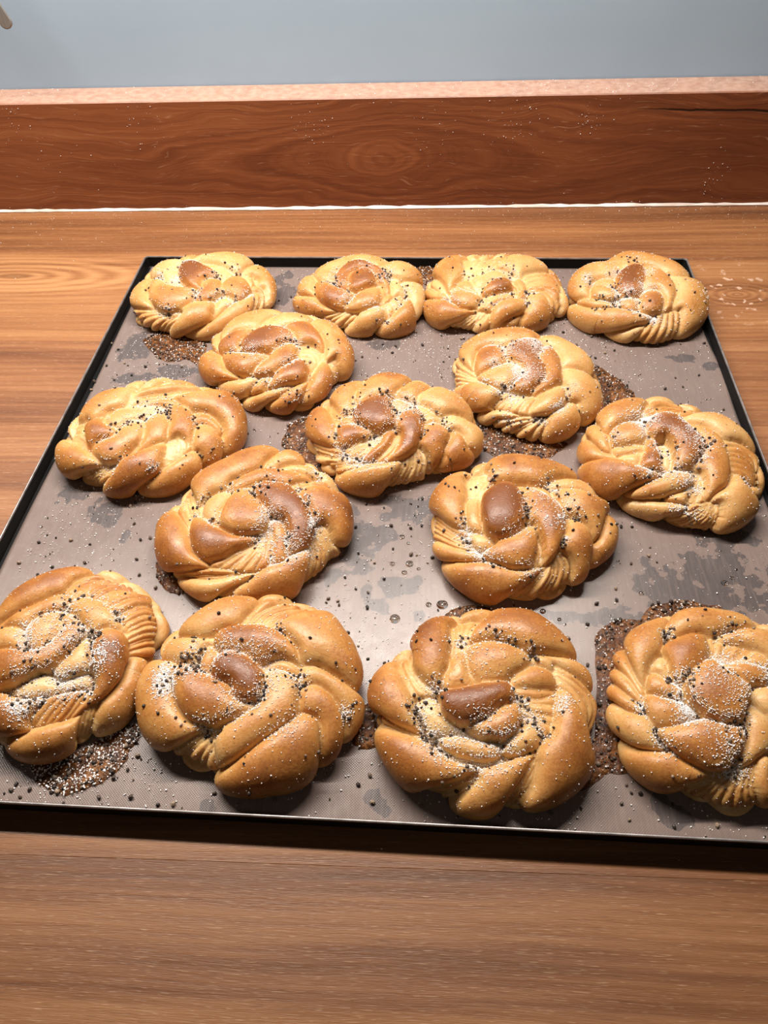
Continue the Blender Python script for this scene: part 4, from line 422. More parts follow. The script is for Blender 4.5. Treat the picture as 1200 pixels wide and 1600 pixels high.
{"c":[-0.0801,0.1786],"H":0.021,"R":[0.0472,0.0447,0.0436,0.0444,0.0444,0.0432,0.0424,0.0421,0.0428,0.0434,0.0446,0.0462,0.0486,0.0496,0.0492,0.047,0.0452,0.0449,0.0471,0.0488,0.0506,0.0516,0.0516,0.0502],"pet":[[0,0.55,0.06,[-0.536,0.297,-0.476,0.385,-0.354,0.567,-0.131,0.619,-0.048,0.389,-0.1,0.274,-0.179,0.23,-0.258,0.174,-0.404,0.171]],[3,0.5,0.03,[-0.093,0.255,-0.062,0.393,0.038,0.537],[0.088,0.228,0.175,0.343,0.463,0.571]],[0,0.6,0.15,[0.087,0.214,0.177,0.319,0.32,0.425,0.479,0.571,0.549,0.399,0.678,0.26,0.752,0.039,0.715,-0.075,0.498,-0.026,0.344,0.018,0.244,0.017,0.232,0.113,0.156,0.18]],[0,0.4,0.05,[-0.586,0.082,-0.514,0.218,-0.296,0.164,-0.211,0.148,-0.244,0.061,-0.225,0.004,-0.325,-0.011,-0.472,0.016]],[0,0.55,0.12,[-0.695,-0.186,-0.729,-0.038,-0.577,0.05,-0.358,0.0,-0.351,-0.101,-0.315,-0.221,-0.258,-0.33,-0.175,-0.358,-0.305,-0.452,-0.484,-0.577,-0.679,-0.475]],[0,0.6,0.1,[0.234,-0.045,0.258,0.0,0.345,0.006,0.477,-0.042,0.603,-0.106,0.817,-0.204,0.736,-0.375,0.684,-0.427,0.579,-0.27,0.453,-0.156,0.333,-0.089,0.25,-0.086]],[0,0.65,0.2,[0.24,-0.112,0.298,-0.091,0.394,-0.12,0.498,-0.222,0.559,-0.323,0.596,-0.449,0.56,-0.644,0.428,-0.399,0.372,-0.28,0.286,-0.216,0.244,-0.171]],[3,0.45,0.05,[-0.529,-0.608,-0.304,-0.469,-0.19,-0.373],[-0.152,-0.717,-0.098,-0.503,-0.071,-0.365]],[0,0.75,0.15,[-0.198,0.105,-0.202,0.182,-0.083,0.216,0.023,0.223,0.131,0.157,0.216,0.083,0.224,0.012,0.119,0.036,0.044,0.002,-0.007,0.037,-0.093,0.06,-0.162,0.056]],[0,0.4,0.03,[0.044,0.002,0.139,0.04,0.218,0.004,0.217,-0.019,0.117,-0.012]],[0,0.5,0.08,[-0.225,0.004,-0.232,0.113,-0.173,0.081,-0.132,0.04,-0.144,0.0,-0.167,-0.038]],[0,0.5,0.17,[-0.121,-0.422,-0.051,-0.321,0.035,-0.222,0.086,-0.156,0.068,-0.07,0.095,-0.022,0.162,-0.056,0.219,-0.148,0.23,-0.238,0.177,-0.319,0.096,-0.414,0.01,-0.579,-0.137,-0.706,-0.126,-0.544]],[0,0.7,0.3,[-0.121,-0.763,0.01,-0.552,0.115,-0.402,0.191,-0.295,0.28,-0.235,0.355,-0.258,0.407,-0.353,0.449,-0.482,0.501,-0.665,0.377,-0.773,0.173,-0.815,-0.015,-0.882]],[0,0.7,0.3,[-0.364,-0.077,-0.331,0.012,-0.206,-0.048,-0.141,-0.085,-0.055,-0.096,-0.031,-0.134,0.025,-0.156,0.052,-0.128,0.04,-0.207,-0.018,-0.264,-0.099,-0.323,-0.198,-0.33,-0.286,-0.267,-0.328,-0.174]],[0,0.95,0.47,[-0.142,-0.028,-0.136,0.019,-0.075,0.038,-0.01,0.014,0.026,-0.027,0.052,-0.098,0.054,-0.148,0.009,-0.178,-0.048,-0.157,-0.053,-0.105,-0.103,-0.07]]],"sug":[[-0.411,-0.11,0.094,330,16],[-0.204,-0.018,0.106,120,14],[-0.077,0.048,0.106,130,4],[-0.311,0.066,0.059,30,26],[0.076,-0.138,0.059,60,18],[0.093,-0.03,0.106,110,6],[0.197,-0.076,0.071,60,26],[-0.004,-0.225,0.129,80,0],[0.191,-0.295,0.106,80,0],[-0.235,-0.067,0.047,30,14],[0.131,0.174,0.071,20,10],[-0.175,-0.343,0.082,60,8],[0.019,0.096,0.106,80,4],[-0.049,-0.171,0.129,60,4],[0.553,-0.246,0.059,50,8]]},
{"c":[0.0291,0.1702],"H":0.02,"R":[0.0481,0.0485,0.0477,0.0476,0.0473,0.0452,0.0438,0.0435,0.0429,0.041,0.0412,0.0458,0.0478,0.0475,0.0471,0.0473,0.0476,0.0471,0.0475,0.0473,0.0472,0.0479,0.0474,0.0468],"pet":[[0,0.8,0.2,[-0.446,0.208,-0.492,0.428,-0.37,0.57,-0.224,0.555,-0.191,0.319,-0.198,0.205,-0.182,0.059,-0.211,-0.004,-0.306,0.059]],[3,0.4,0.02,[-0.205,0.484,-0.172,0.275,-0.173,0.173],[0.076,0.54,-0.032,0.37,-0.078,0.239]],[0,0.7,0.17,[-0.078,0.274,-0.008,0.452,0.139,0.603,0.328,0.617,0.462,0.479,0.582,0.323,0.607,0.258,0.39,0.253,0.251,0.226,0.137,0.211,0.091,0.263,0.005,0.285]],[2,0.45,0.04,[-0.554,0.169,-0.41,0.043,-0.34,-0.06],[-0.514,0.321,-0.35,0.074,-0.23,-0.02]],[0,0.65,0.12,[-0.803,-0.014,-0.757,0.189,-0.554,0.169,-0.418,0.022,-0.358,-0.07,-0.348,-0.193,-0.314,-0.245,-0.458,-0.244,-0.653,-0.187]],[0,0.4,0.03,[-0.728,-0.128,-0.554,-0.191,-0.352,-0.238,-0.296,-0.276,-0.46,-0.255,-0.713,-0.218]],[0,0.5,0.06,[0.258,0.174,0.436,0.213,0.607,0.258,0.688,0.184,0.755,0.053,0.46,0.106,0.324,0.137]],[2,0.5,0.08,[0.6,-0.332,0.555,-0.108,0.354,0.056],[0.746,-0.172,0.766,0.04,0.358,0.159]],[3,0.45,0.05,[-0.482,-0.663,-0.256,-0.549,-0.071,-0.446],[-0.347,-0.816,-0.159,-0.64,-0.054,-0.509]],[0,0.6,0.17,[-0.304,-0.835,-0.134,-0.632,-0.032,-0.464,0.055,-0.388,0.15,-0.354,0.223,-0.33,0.162,-0.471,0.109,-0.616,0.056,-0.798,-0.093,-0.882]],[2,0.45,0.08,[0.07,-0.803,0.148,-0.553,0.213,-0.368],[0.193,-0.776,0.231,-0.545,0.257,-0.396]],[0,0.65,0.27,[-0.752,-0.23,-0.476,-0.253,-0.296,-0.286,-0.244,-0.324,-0.162,-0.4,-0.058,-0.414,-0.182,-0.528,-0.316,-0.594,-0.515,-0.684,-0.626,-0.507,-0.751,-0.383]],[0,0.65,0.3,[0.203,-0.759,0.244,-0.547,0.244,-0.324,0.313,-0.236,0.362,-0.084,0.358,0.0,0.454,-0.064,0.557,-0.203,0.623,-0.317,0.699,-0.454,0.586,-0.586,0.45,-0.693]],[0,0.15,-0.2,[-0.333,-0.059,-0.214,-0.069,-0.193,-0.151,-0.067,-0.207,0.036,-0.256,0.111,-0.341,-0.02,-0.384,-0.158,-0.373,-0.272,-0.282,-0.34,-0.166]],[0,0.4,0.0,[-0.235,-0.261,-0.129,-0.223,-0.018,-0.251,0.063,-0.271,0.053,-0.334,-0.019,-0.364,-0.157,-0.337]],[0,0.3,0.03,[0.055,-0.313,0.105,-0.236,0.15,-0.167,0.169,-0.09,0.222,-0.167,0.23,-0.274,0.148,-0.333]],[3,0.45,0.06,[0.104,-0.007,0.224,-0.008,0.323,0.034],[0.135,-0.105,0.23,-0.167,0.288,-0.225]],[0,0.6,0.12,[0.09,0.01,0.17,0.072,0.284,0.092,0.336,0.041,0.318,0.011,0.204,0.007]],[0,0.55,0.12,[-0.088,0.207,0.004,0.231,0.137,0.211,0.188,0.147,0.112,0.067,0.035,0.013,-0.027,0.014,-0.069,0.069,-0.084,0.125]],[0,0.55,0.17,[-0.177,0.115,-0.133,0.205,-0.089,0.191,-0.065,0.054,-0.024,0.005,-0.09,-0.013,-0.139,-0.04,-0.169,-0.024]],[0,0.65,0.37,[-0.073,-0.191,-0.015,-0.177,0.036,-0.105,0.028,-0.086,0.095,-0.042,0.132,-0.086,0.134,-0.154,0.097,-0.217,0.033,-0.236,-0.024,-0.23]],[0,1.0,0.5,[-0.186,-0.068,-0.163,-0.023,-0.082,-0.02,-0.004,0.001,0.057,0.004,0.103,-0.016,0.109,-0.06,0.05,-0.084,0.012,-0.11,-0.044,-0.144,-0.115,-0.153,-0.163,-0.123]]],"sug":[[-0.298,-0.145,0.07,80,34],[-0.245,-0.314,0.104,120,20],[-0.088,-0.257,0.151,160,4],[0.063,-0.271,0.104,110,8],[0.091,0.263,0.093,40,18],[-0.21,-0.022,0.07,80,14],[0.206,-0.167,0.07,80,16],[0.218,0.203,0.081,30,16],[-0.02,-0.384,0.174,120,8],[-0.14,0.3,0.07,30,10],[0.138,-0.042,0.07,50,12],[-0.265,-0.231,0.07,80,16],[-0.012,-0.137,0.058,30,8],[0.0,0.158,0.127,80,2],[0.265,-0.231,0.046,20,12],[0.07,-0.192,0.093,70,0],[0.362,-0.084,0.07,80,0]]},
{"c":[0.1341,0.1701],"H":0.021,"R":[0.0466,0.0502,0.0529,0.0525,0.0492,0.0466,0.0461,0.0461,0.0452,0.0446,0.044,0.0437,0.044,0.0445,0.0449,0.044,0.0425,0.0435,0.0447,0.0426,0.0405,0.0396,0.0405,0.0432],"pet":[[0,0.6,0.1,[-0.517,0.419,-0.467,0.556,-0.331,0.491,-0.228,0.626,-0.223,0.438,-0.256,0.305,-0.286,0.216,-0.366,0.14,-0.402,0.049,-0.469,0.171]],[0,0.55,0.12,[-0.215,0.319,-0.15,0.49,-0.022,0.619,0.126,0.65,0.286,0.496,0.128,0.37,0.031,0.35,-0.093,0.325]],[2,0.55,0.05,[-0.81,0.071,-0.58,-0.081,-0.456,-0.122],[-0.659,0.461,-0.506,0.236,-0.417,0.029]],[0,0.45,0.05,[-0.876,0.015,-0.598,-0.095,-0.454,-0.13,-0.407,-0.181,-0.41,-0.246,-0.371,-0.334,-0.519,-0.35,-0.729,-0.294]],[0,0.5,0.06,[0.059,0.306,0.165,0.37,0.259,0.37,0.321,0.299,0.223,0.187,0.154,0.256]],[6,0.55,0.1,[-0.484,-0.718,-0.273,-0.585,-0.154,-0.474],[0.197,-0.789,0.115,-0.54,0.125,-0.364]],[0,0.65,0.25,[-0.803,-0.308,-0.565,-0.353,-0.434,-0.352,-0.338,-0.338,-0.297,-0.409,-0.187,-0.462,-0.154,-0.474,-0.267,-0.573,-0.466,-0.69,-0.642,-0.665,-0.735,-0.515]],[4,0.4,0.03,[0.0,0.291,0.0,0.218,-0.024,0.149],[0.223,0.187,0.137,0.142,0.067,0.112]],[0,0.7,0.15,[-0.243,0.235,-0.162,0.305,-0.012,0.338,-0.009,0.244,-0.034,0.161,-0.083,0.11,-0.135,0.069,-0.192,0.048,-0.224,0.14]],[0,0.3,0.03,[-0.36,0.117,-0.306,0.199,-0.235,0.204,-0.221,0.068,-0.254,0.073]],[0,0.5,0.05,[-0.381,0.054,-0.349,0.127,-0.286,0.104,-0.222,0.035,-0.175,-0.031,-0.236,-0.029,-0.345,-0.006]],[0,0.55,0.08,[-0.398,-0.021,-0.31,-0.027,-0.215,-0.066,-0.126,-0.106,-0.195,-0.158,-0.313,-0.188,-0.391,-0.15]],[0,0.4,0.03,[0.064,-0.091,0.1,-0.062,0.167,-0.093,0.175,-0.216,0.072,-0.371,-0.007,-0.398,-0.032,-0.364,0.037,-0.262,0.055,-0.169]],[0,0.4,0.06,[0.102,0.023,0.163,0.023,0.249,-0.035,0.21,-0.126,0.116,-0.062]],[0,0.7,0.27,[-0.366,-0.229,-0.25,-0.175,-0.169,-0.158,-0.111,-0.147,-0.063,-0.173,0.038,-0.18,0.032,-0.263,-0.031,-0.357,-0.117,-0.436,-0.211,-0.452,-0.305,-0.377,-0.351,-0.305]],[0,0.7,0.5,[-0.15,-0.021,-0.124,0.06,-0.064,0.107,-0.002,0.124,0.054,0.112,0.087,0.079,0.098,0.036,0.087,-0.044,0.051,-0.121,-0.02,-0.143,-0.085,-0.141,-0.132,-0.086]],[0,0.65,0.46,[0.006,0.111,0.073,0.101,0.13,0.063,0.167,0.036,0.122,0.026,0.066,0.025,0.041,0.041]]],"sug":[[-0.177,-0.102,0.096,330,4],[-0.017,-0.004,0.105,160,8],[0.043,0.152,0.096,110,0],[0.152,0.092,0.061,160,6],[-0.237,-0.021,0.096,80,6],[-0.088,-0.271,0.123,110,6],[-0.209,0.362,0.053,40,26],[-0.142,0.069,0.053,50,14],[0.148,0.333,0.096,60,16],[-0.362,-0.303,0.07,60,12],[-0.008,-0.151,0.096,80,14],[0.055,-0.169,0.035,20,14],[-0.22,0.043,0.053,50,10],[-0.438,-0.077,0.053,70,6],[-0.037,-0.424,0.079,90,5],[-0.389,-0.243,0.053,30,8],[-0.143,-0.023,0.035,20,6]]}]''')
MZ = 0.0035
ct, st_ = math.cos(TROT), math.sin(TROT)
def tray_local(x, y):
    dx, dy = x - TX, y - TY
    return ct * dx + st_ * dy, -st_ * dx + ct * dy

NX, NY = 240, 240
xs = np.linspace(-0.2158, 0.2174, NX); ysv = np.linspace(-0.4482, -0.0024, NY)
X, Y = np.meshgrid(xs, ysv)
Xr = X + np.where(X > 0.15, (X - 0.15) / 0.067, 0) * (0.0012 * np.sin(Y * 31) + 0.0006 * np.sin(Y * 83))
Xr = Xr + np.where(X < -0.15, (-0.15 - X) / 0.067, 0) * 0.0008 * np.sin(Y * 27)
WX = TX + ct * Xr - st_ * Y; WY = TY + st_ * Xr + ct * Y
wet = np.zeros_like(X)
for (a, b, ra, rb) in DATA['wet']:
    ra = max(ra, 0.004); rb = max(rb, 0.004)
    q = ((WX - a) / ra) ** 2 + ((WY - b) / rb) ** 2
    wet = np.maximum(wet, np.exp(-q * 0.75))
Zt = np.full_like(X, MZ) + 0.00015 * np.sin(X * 61 + 2) * np.sin(Y * 47)
edge = (X > xs[-6]) | (X < xs[5])
top = np.stack([Xr, Y, Zt], -1).reshape(-1, 3); bot = top.copy(); bot[:, 2] = MZ - 0.0009
idx = np.arange(NX * NY).reshape(NY, NX)
q1 = np.stack([idx[:-1, :-1], idx[:-1, 1:], idx[1:, 1:], idx[1:, :-1]], -1).reshape(-1, 4)
off = NX * NY
loop = np.concatenate([idx[0, :], idx[1:, -1], idx[-1, -2::-1], idx[-2:0:-1, 0]])
l2 = np.roll(loop, -1)
side = np.stack([loop + off, l2 + off, l2, loop], -1)
matt = mesh_obj('baking_mat', np.concatenate([top, bot]), np.concatenate([q1, side]), M['mat'], None, True,
                {'wet': np.concatenate([wet.ravel(), wet.ravel()])}, (TX, TY, 0.0), TROT)
tag(matt, 'greyish-brown woven baking mat with damp patches lining the black tray', 'baking mat')

# ------------------------------------------------------------------ scatter helpers
def rotations(n):
    q = rng.normal(size=(n, 4)); q /= np.linalg.norm(q, axis=1, keepdims=True)
    w, x, y, z = q.T
    return np.stack([np.stack([1 - 2 * (y * y + z * z), 2 * (x * y - z * w), 2 * (x * z + y * w)], -1),
                     np.stack([2 * (x * y + z * w), 1 - 2 * (x * x + z * z), 2 * (y * z - x * w)], -1),
                     np.stack([2 * (x * z - y * w), 2 * (y * z + x * w), 1 - 2 * (x * x + y * y)], -1)], 1)
CUBE_V = np.array([(-1, -1, -1), (1, -1, -1), (1, 1, -1), (-1, 1, -1), (-1, -1, 1), (1, -1, 1), (1, 1, 1), (-1, 1, 1)], float) * 0.75
CUBE_F = np.array([(0, 3, 2, 1), (4, 5, 6, 7), (0, 1, 5, 4), (1, 2, 6, 5), (2, 3, 7, 6), (3, 0, 4, 7)])
ph = (1 + 5 ** 0.5) / 2
ICO_V = np.array([(-1, ph, 0), (1, ph, 0), (-1, -ph, 0), (1, -ph, 0), (0, -1, ph), (0, 1, ph), (0, -1, -ph), (0, 1, -ph),
                  (ph, 0, -1), (ph, 0, 1), (-ph, 0, -1), (-ph, 0, 1)], float) / math.hypot(1, ph)
ICO_F = np.array([(0, 11, 5), (0, 5, 1), (0, 1, 7), (0, 7, 10), (0, 10, 11), (1, 5, 9), (5, 11, 4), (11, 10, 2), (10, 7, 6), (7, 1, 8),
                  (3, 9, 4), (3, 4, 2), (3, 2, 6), (3, 6, 8), (3, 8, 9), (4, 9, 5), (2, 4, 11), (6, 2, 10), (8, 6, 7), (9, 8, 1)])
def scatter(name, BV, BF, pos, size, aspect, mat, parent=None, tone=None, smooth=False):
    n = len(pos); k = len(BV)
    R = rotations(n)
    asp = 1 + (rng.random((n, 1, 3)) - 0.5) * aspect
    V = BV[None] * asp * size[:, None, None] * (1 + 0.25 * (rng.random((n, k, 1)) - 0.5))
    V = np.einsum('nij,nkj->nki', R, V) + pos[:, None, :]
    Fc = (BF[None] + (np.arange(n) * k)[:, None, None]).reshape(-1, BF.shape[1])
    tone = rng.random(n) if tone is None else tone
    o = mesh_obj(name, V.reshape(-1, 3), Fc, mat, parent, smooth, {'tone': np.repeat(tone, k)})
    o['kind'] = 'stuff'
    return o

# ------------------------------------------------------------------ buns
T_MAX, NRAD = 2.0, 24
def radius(R, th):
    k = (th / (2 * np.pi) * NRAD) % NRAD; i = np.floor(k).astype(int) % NRAD; f = k - np.floor(k)
    f = f * f * (3 - 2 * f) * .5 + f * .5
    return R[i] * (1 - f) + R[(i + 1) % NRAD] * f
def dome(R, H, a, b):
    rho = np.hypot(a, b); th = np.arctan2(b, a); zc = .3 * H; t = rho * T_MAX
    s = np.sin(t); c = np.cos(t)
    r = radius(R, th) * np.sign(s) * np.abs(s) ** .85
    z = np.where(c > 0, zc + (H - zc) * np.abs(c) ** .9, zc * (1 + c / .416))
    return np.stack([r * np.cos(th), r * np.sin(th), z], -1)
def catmull(p, sub=4):
    n = len(p); o = []
    for i in range(n):
        a, b, c, d = p[i - 1], p[i], p[(i + 1) % n], p[(i + 2) % n]
        for k in range(sub):
            t = k / sub
            o.append(0.5 * ((2 * b) + (c - a) * t + (2 * a - 5 * b + 4 * c - d) * t * t + (3 * b - a - 3 * c + d) * t ** 3))
    return np.array(o)
def fill(lab, A, Bq, poly, val):
    x0, y0 = poly.min(0); x1, y1 = poly.max(0)
    g = A[0]
    i0, i1 = np.searchsorted(g, x0), np.searchsorted(g, x1); j0, j1 = np.searchsorted(g, y0), np.searchsorted(g, y1)
    if i1 <= i0 or j1 <= j0: return
    px = A[j0:j1, i0:i1]; py = Bq[j0:j1, i0:i1]; ins = np.zeros(px.shape, bool)
    n = len(poly)
    for i in range(n):
        (xa, ya), (xb, yb) = poly[i], poly[(i + 1) % n]
        if ya == yb: continue
        c = (ya > py) != (yb > py)
        ins ^= c & (px < (xb - xa) * (py - ya) / (yb - ya) + xa)
    lab[j0:j1, i0:i1][ins] = val
def blur(a, n=1):
    for _ in range(n):
        p = np.pad(a, 1, mode='edge')
        a = (4 * a + p[:-2, 1:-1] + p[2:, 1:-1] + p[1:-1, :-2] + p[1:-1, 2:]) / 8
    return a
def value_noise(A, Bq, freq, r):
    g = r.random((40, 40)); x = (A + 1.1) * freq; y = (Bq + 1.1) * freq
    i = np.floor(x).astype(int) % 39; j = np.floor(y).astype(int) % 39; fx = x - np.floor(x); fy = y - np.floor(y)
    fx = fx * fx * (3 - 2 * fx); fy = fy * fy * (3 - 2 * fy)
    return (g[j, i] * (1 - fx) + g[j, i + 1] * fx) * (1 - fy) + (g[j + 1, i] * (1 - fx) + g[j + 1, i + 1] * fx) * fy - .5

def bun_fields(bd, NG, seed):
    r = np.random.default_rng(seed)
    g = np.linspace(-1.03, 1.03, NG); A, Bq = np.meshgrid(g, g); dg = g[1] - g[0]
    lab = np.full((NG, NG), -1)
    props = []                                  # crust, lift, bulge
    # dough folds all round first: what the far side of every bun carries
    th = np.arctan2(Bq, A); rho = np.hypot(A, Bq)
    sw = th / (2 * np.pi) * 15 + rho * 2.6 + 0.35 * value_noise(A, Bq, 4, r)
    fold = np.floor(sw).astype(int) % 15
    for k in range(15): props.append((0.35 + 0.3 * r.random(), 0.02 + 0.08 * r.random(), 1.0))
    for pt in bd['pet']:
        n, cr, lf = pt[0], pt[1], pt[2]
        pa = np.array(pt[3]).reshape(-1, 2)
        if n == 0:
            fill(lab, A, Bq, catmull(pa), len(props)); props.append((cr, lf, 1.0))
        else:
            pb = np.array(pt[4]).reshape(-1, 2)
            def dens(p):
                m = len(p); o = []
                for i in range(m - 1):
                    a, b, c, d = p[max(i - 1, 0)], p[i], p[i + 1], p[min(i + 2, m - 1)]
                    for k in range(5):
                        t = k / 5
                        o.append(0.5 * ((2 * b) + (c - a) * t + (2 * a - 5 * b + 4 * c - d) * t * t + (3 * b - a - 3 * c + d) * t ** 3))
                o.append(p[-1]); return np.array(o)
            pa, pb = dens(pa), dens(pb)
            n = int(round(n * (1.6 if NG > 250 else 1.3)))
            cuts = np.linspace(0, 1, n + 1); cuts[1:-1] += (r.random(n - 1) - .5) * .35 / n
            for i in range(n):
                lo = pa + (pb - pa) * cuts[i]; hi = pa + (pb - pa) * cuts[i + 1]
                fill(lab, A, Bq, np.concatenate([lo, hi[::-1]]), len(props))
                props.append((cr * (0.85 + 0.4 * r.random()), lf + 0.06 * (r.random() - .5), 1.15))
    for _ in range(int(0.055 / dg)):            # neighbouring folds close up on each other
        for sh, ax in ((1, 0), (-1, 0), (1, 1), (-1, 1)):
            s = np.roll(lab, sh, ax); lab = np.where(lab < 0, s, lab)
    lab = np.where(lab < 0, fold, lab)
    same = []
    pad = np.pad(lab, 1, constant_values=-9)
    for sl in ((slice(0, -2), slice(1, -1)), (slice(2, None), slice(1, -1)), (slice(1, -1), slice(0, -2)), (slice(1, -1), slice(2, None))):
        same.append((pad[sl] == lab).astype(np.float64))
    phi = np.full((NG, NG), 0.004); src = dg * dg; den = 4 + dg * dg / 0.14 ** 2
    for _ in range(480):
        p = np.pad(phi, 1)
        phi = (p[:-2, 1:-1] * same[0] + p[2:, 1:-1] * same[1] + p[1:-1, :-2] * same[2] + p[1:-1, 2:] * same[3] + src) / den
    infl = np.sqrt(np.maximum(2 * phi - dg * dg, 0))
    pr = np.array(props); mx = np.full(len(props), 1e-6); np.maximum.at(mx, lab.ravel(), infl.ravel())
    hn = infl / mx[lab]
    lift = pr[lab, 1]; bulge = pr[lab, 2]
    d = -0.0012 + 0.0098 * lift * (0.55 + 0.45 * np.minimum(1, hn * 2)) + 0.066 * 0.96 * infl * bulge
    d = d - np.where(bulge > 1.1, 0.0008, 0.0022) * np.exp(-(infl / 0.035) ** 2)
    d = d + 0.0011 * value_noise(A, Bq, 5, r)
    d = blur(d, 1)
    crust = 0.06 + pr[lab, 0] * (0.10 + 0.26 * pr[lab, 0] + 0.74 * hn)
    side = np.clip((rho - 0.66) / 0.3, 0, 1)
    crust = blur(crust * (1 - 0.30 * side) + 0.16 * value_noise(A, Bq, 8, r) + 0.10 * value_noise(A, Bq, 17, r), 4)
    return g, d, crust, blur(hn, 1), blur(infl / 0.14, 1)

def sample(g, fld, a, b):
    dg = g[1] - g[0]; x = np.clip((a - g[0]) / dg, 0, len(g) - 1.001); y = np.clip((b - g[0]) / dg, 0, len(g) - 1.001)
    i = x.astype(int); j = y.astype(int); fx = x - i; fy = y - j
    return (fld[j, i] * (1 - fx) + fld[j, i + 1] * fx) * (1 - fy) + (fld[j + 1, i] * (1 - fx) + fld[j + 1, i + 1] * fx) * fy
def sq2disc(x, y):
    with np.errstate(divide='ignore', invalid='ignore'):
        c = np.abs(x) > np.abs(y)
        r = np.where(c, x, y)
        p = np.where(c, np.pi / 4 * (y / np.where(x == 0, 1, x)), np.pi / 2 - np.pi / 4 * (x / np.where(y == 0, 1, y)))
    p = np.where((x == 0) & (y == 0), 0, p)
    return r * np.cos(p), r * np.sin(p)
def disc2sq(a, b):
    r = np.hypot(a, b); p = np.arctan2(b, a); p = np.where(p < -np.pi / 4, p + 2 * np.pi, p)
    q = 4 / np.pi
    x = np.where(p < np.pi / 4, r, np.where(p < 3 * np.pi / 4, -(p - np.pi / 2) * q * r, np.where(p < 5 * np.pi / 4, -r, (p - 3 * np.pi / 2) * q * r)))
    y = np.where(p < np.pi / 4, p * q * r, np.where(p < 3 * np.pi / 4, r, np.where(p < 5 * np.pi / 4, -(p - np.pi) * q * r, -r)))
    return x, y

LABELS = [
    'golden cardamom bun in the back left corner of the tray, brown hook at its centre',
    'cardamom bun with a round brown coil, second from the left in the back row',
    'pale flat cardamom bun with many folds, third from the left in the back row',
    'smooth rounded cardamom bun in the back right corner of the tray',
    'cardamom bun with long curved folds just in front of the back left corner bun',
    'cardamom bun with the whitest sugar cap on its dark curled centre',
    'wide oval cardamom bun beside the left rim of the tray, knob at its left end',
    'cardamom bun with a dark pointed triangle at its centre, in the middle of the tray',
    'large cardamom bun beside the right rim of the tray with a peaked brown centre',
    'cardamom bun with a pale pointed lobe inside a dark crescent, left of the tray middle',
    'cardamom bun with a big dark round knob, right in front of the tray middle',
    'heavily seeded cardamom bun cut off by the left edge in the front row',
    'smooth cardamom bun with a brown hooked curl, second from the left in the front row',
    'cardamom bun with a dark S-shaped curl at its centre, third in the front row',
    'cardamom bun with a round sugared coil at the right end of the front row',
]
foot = []
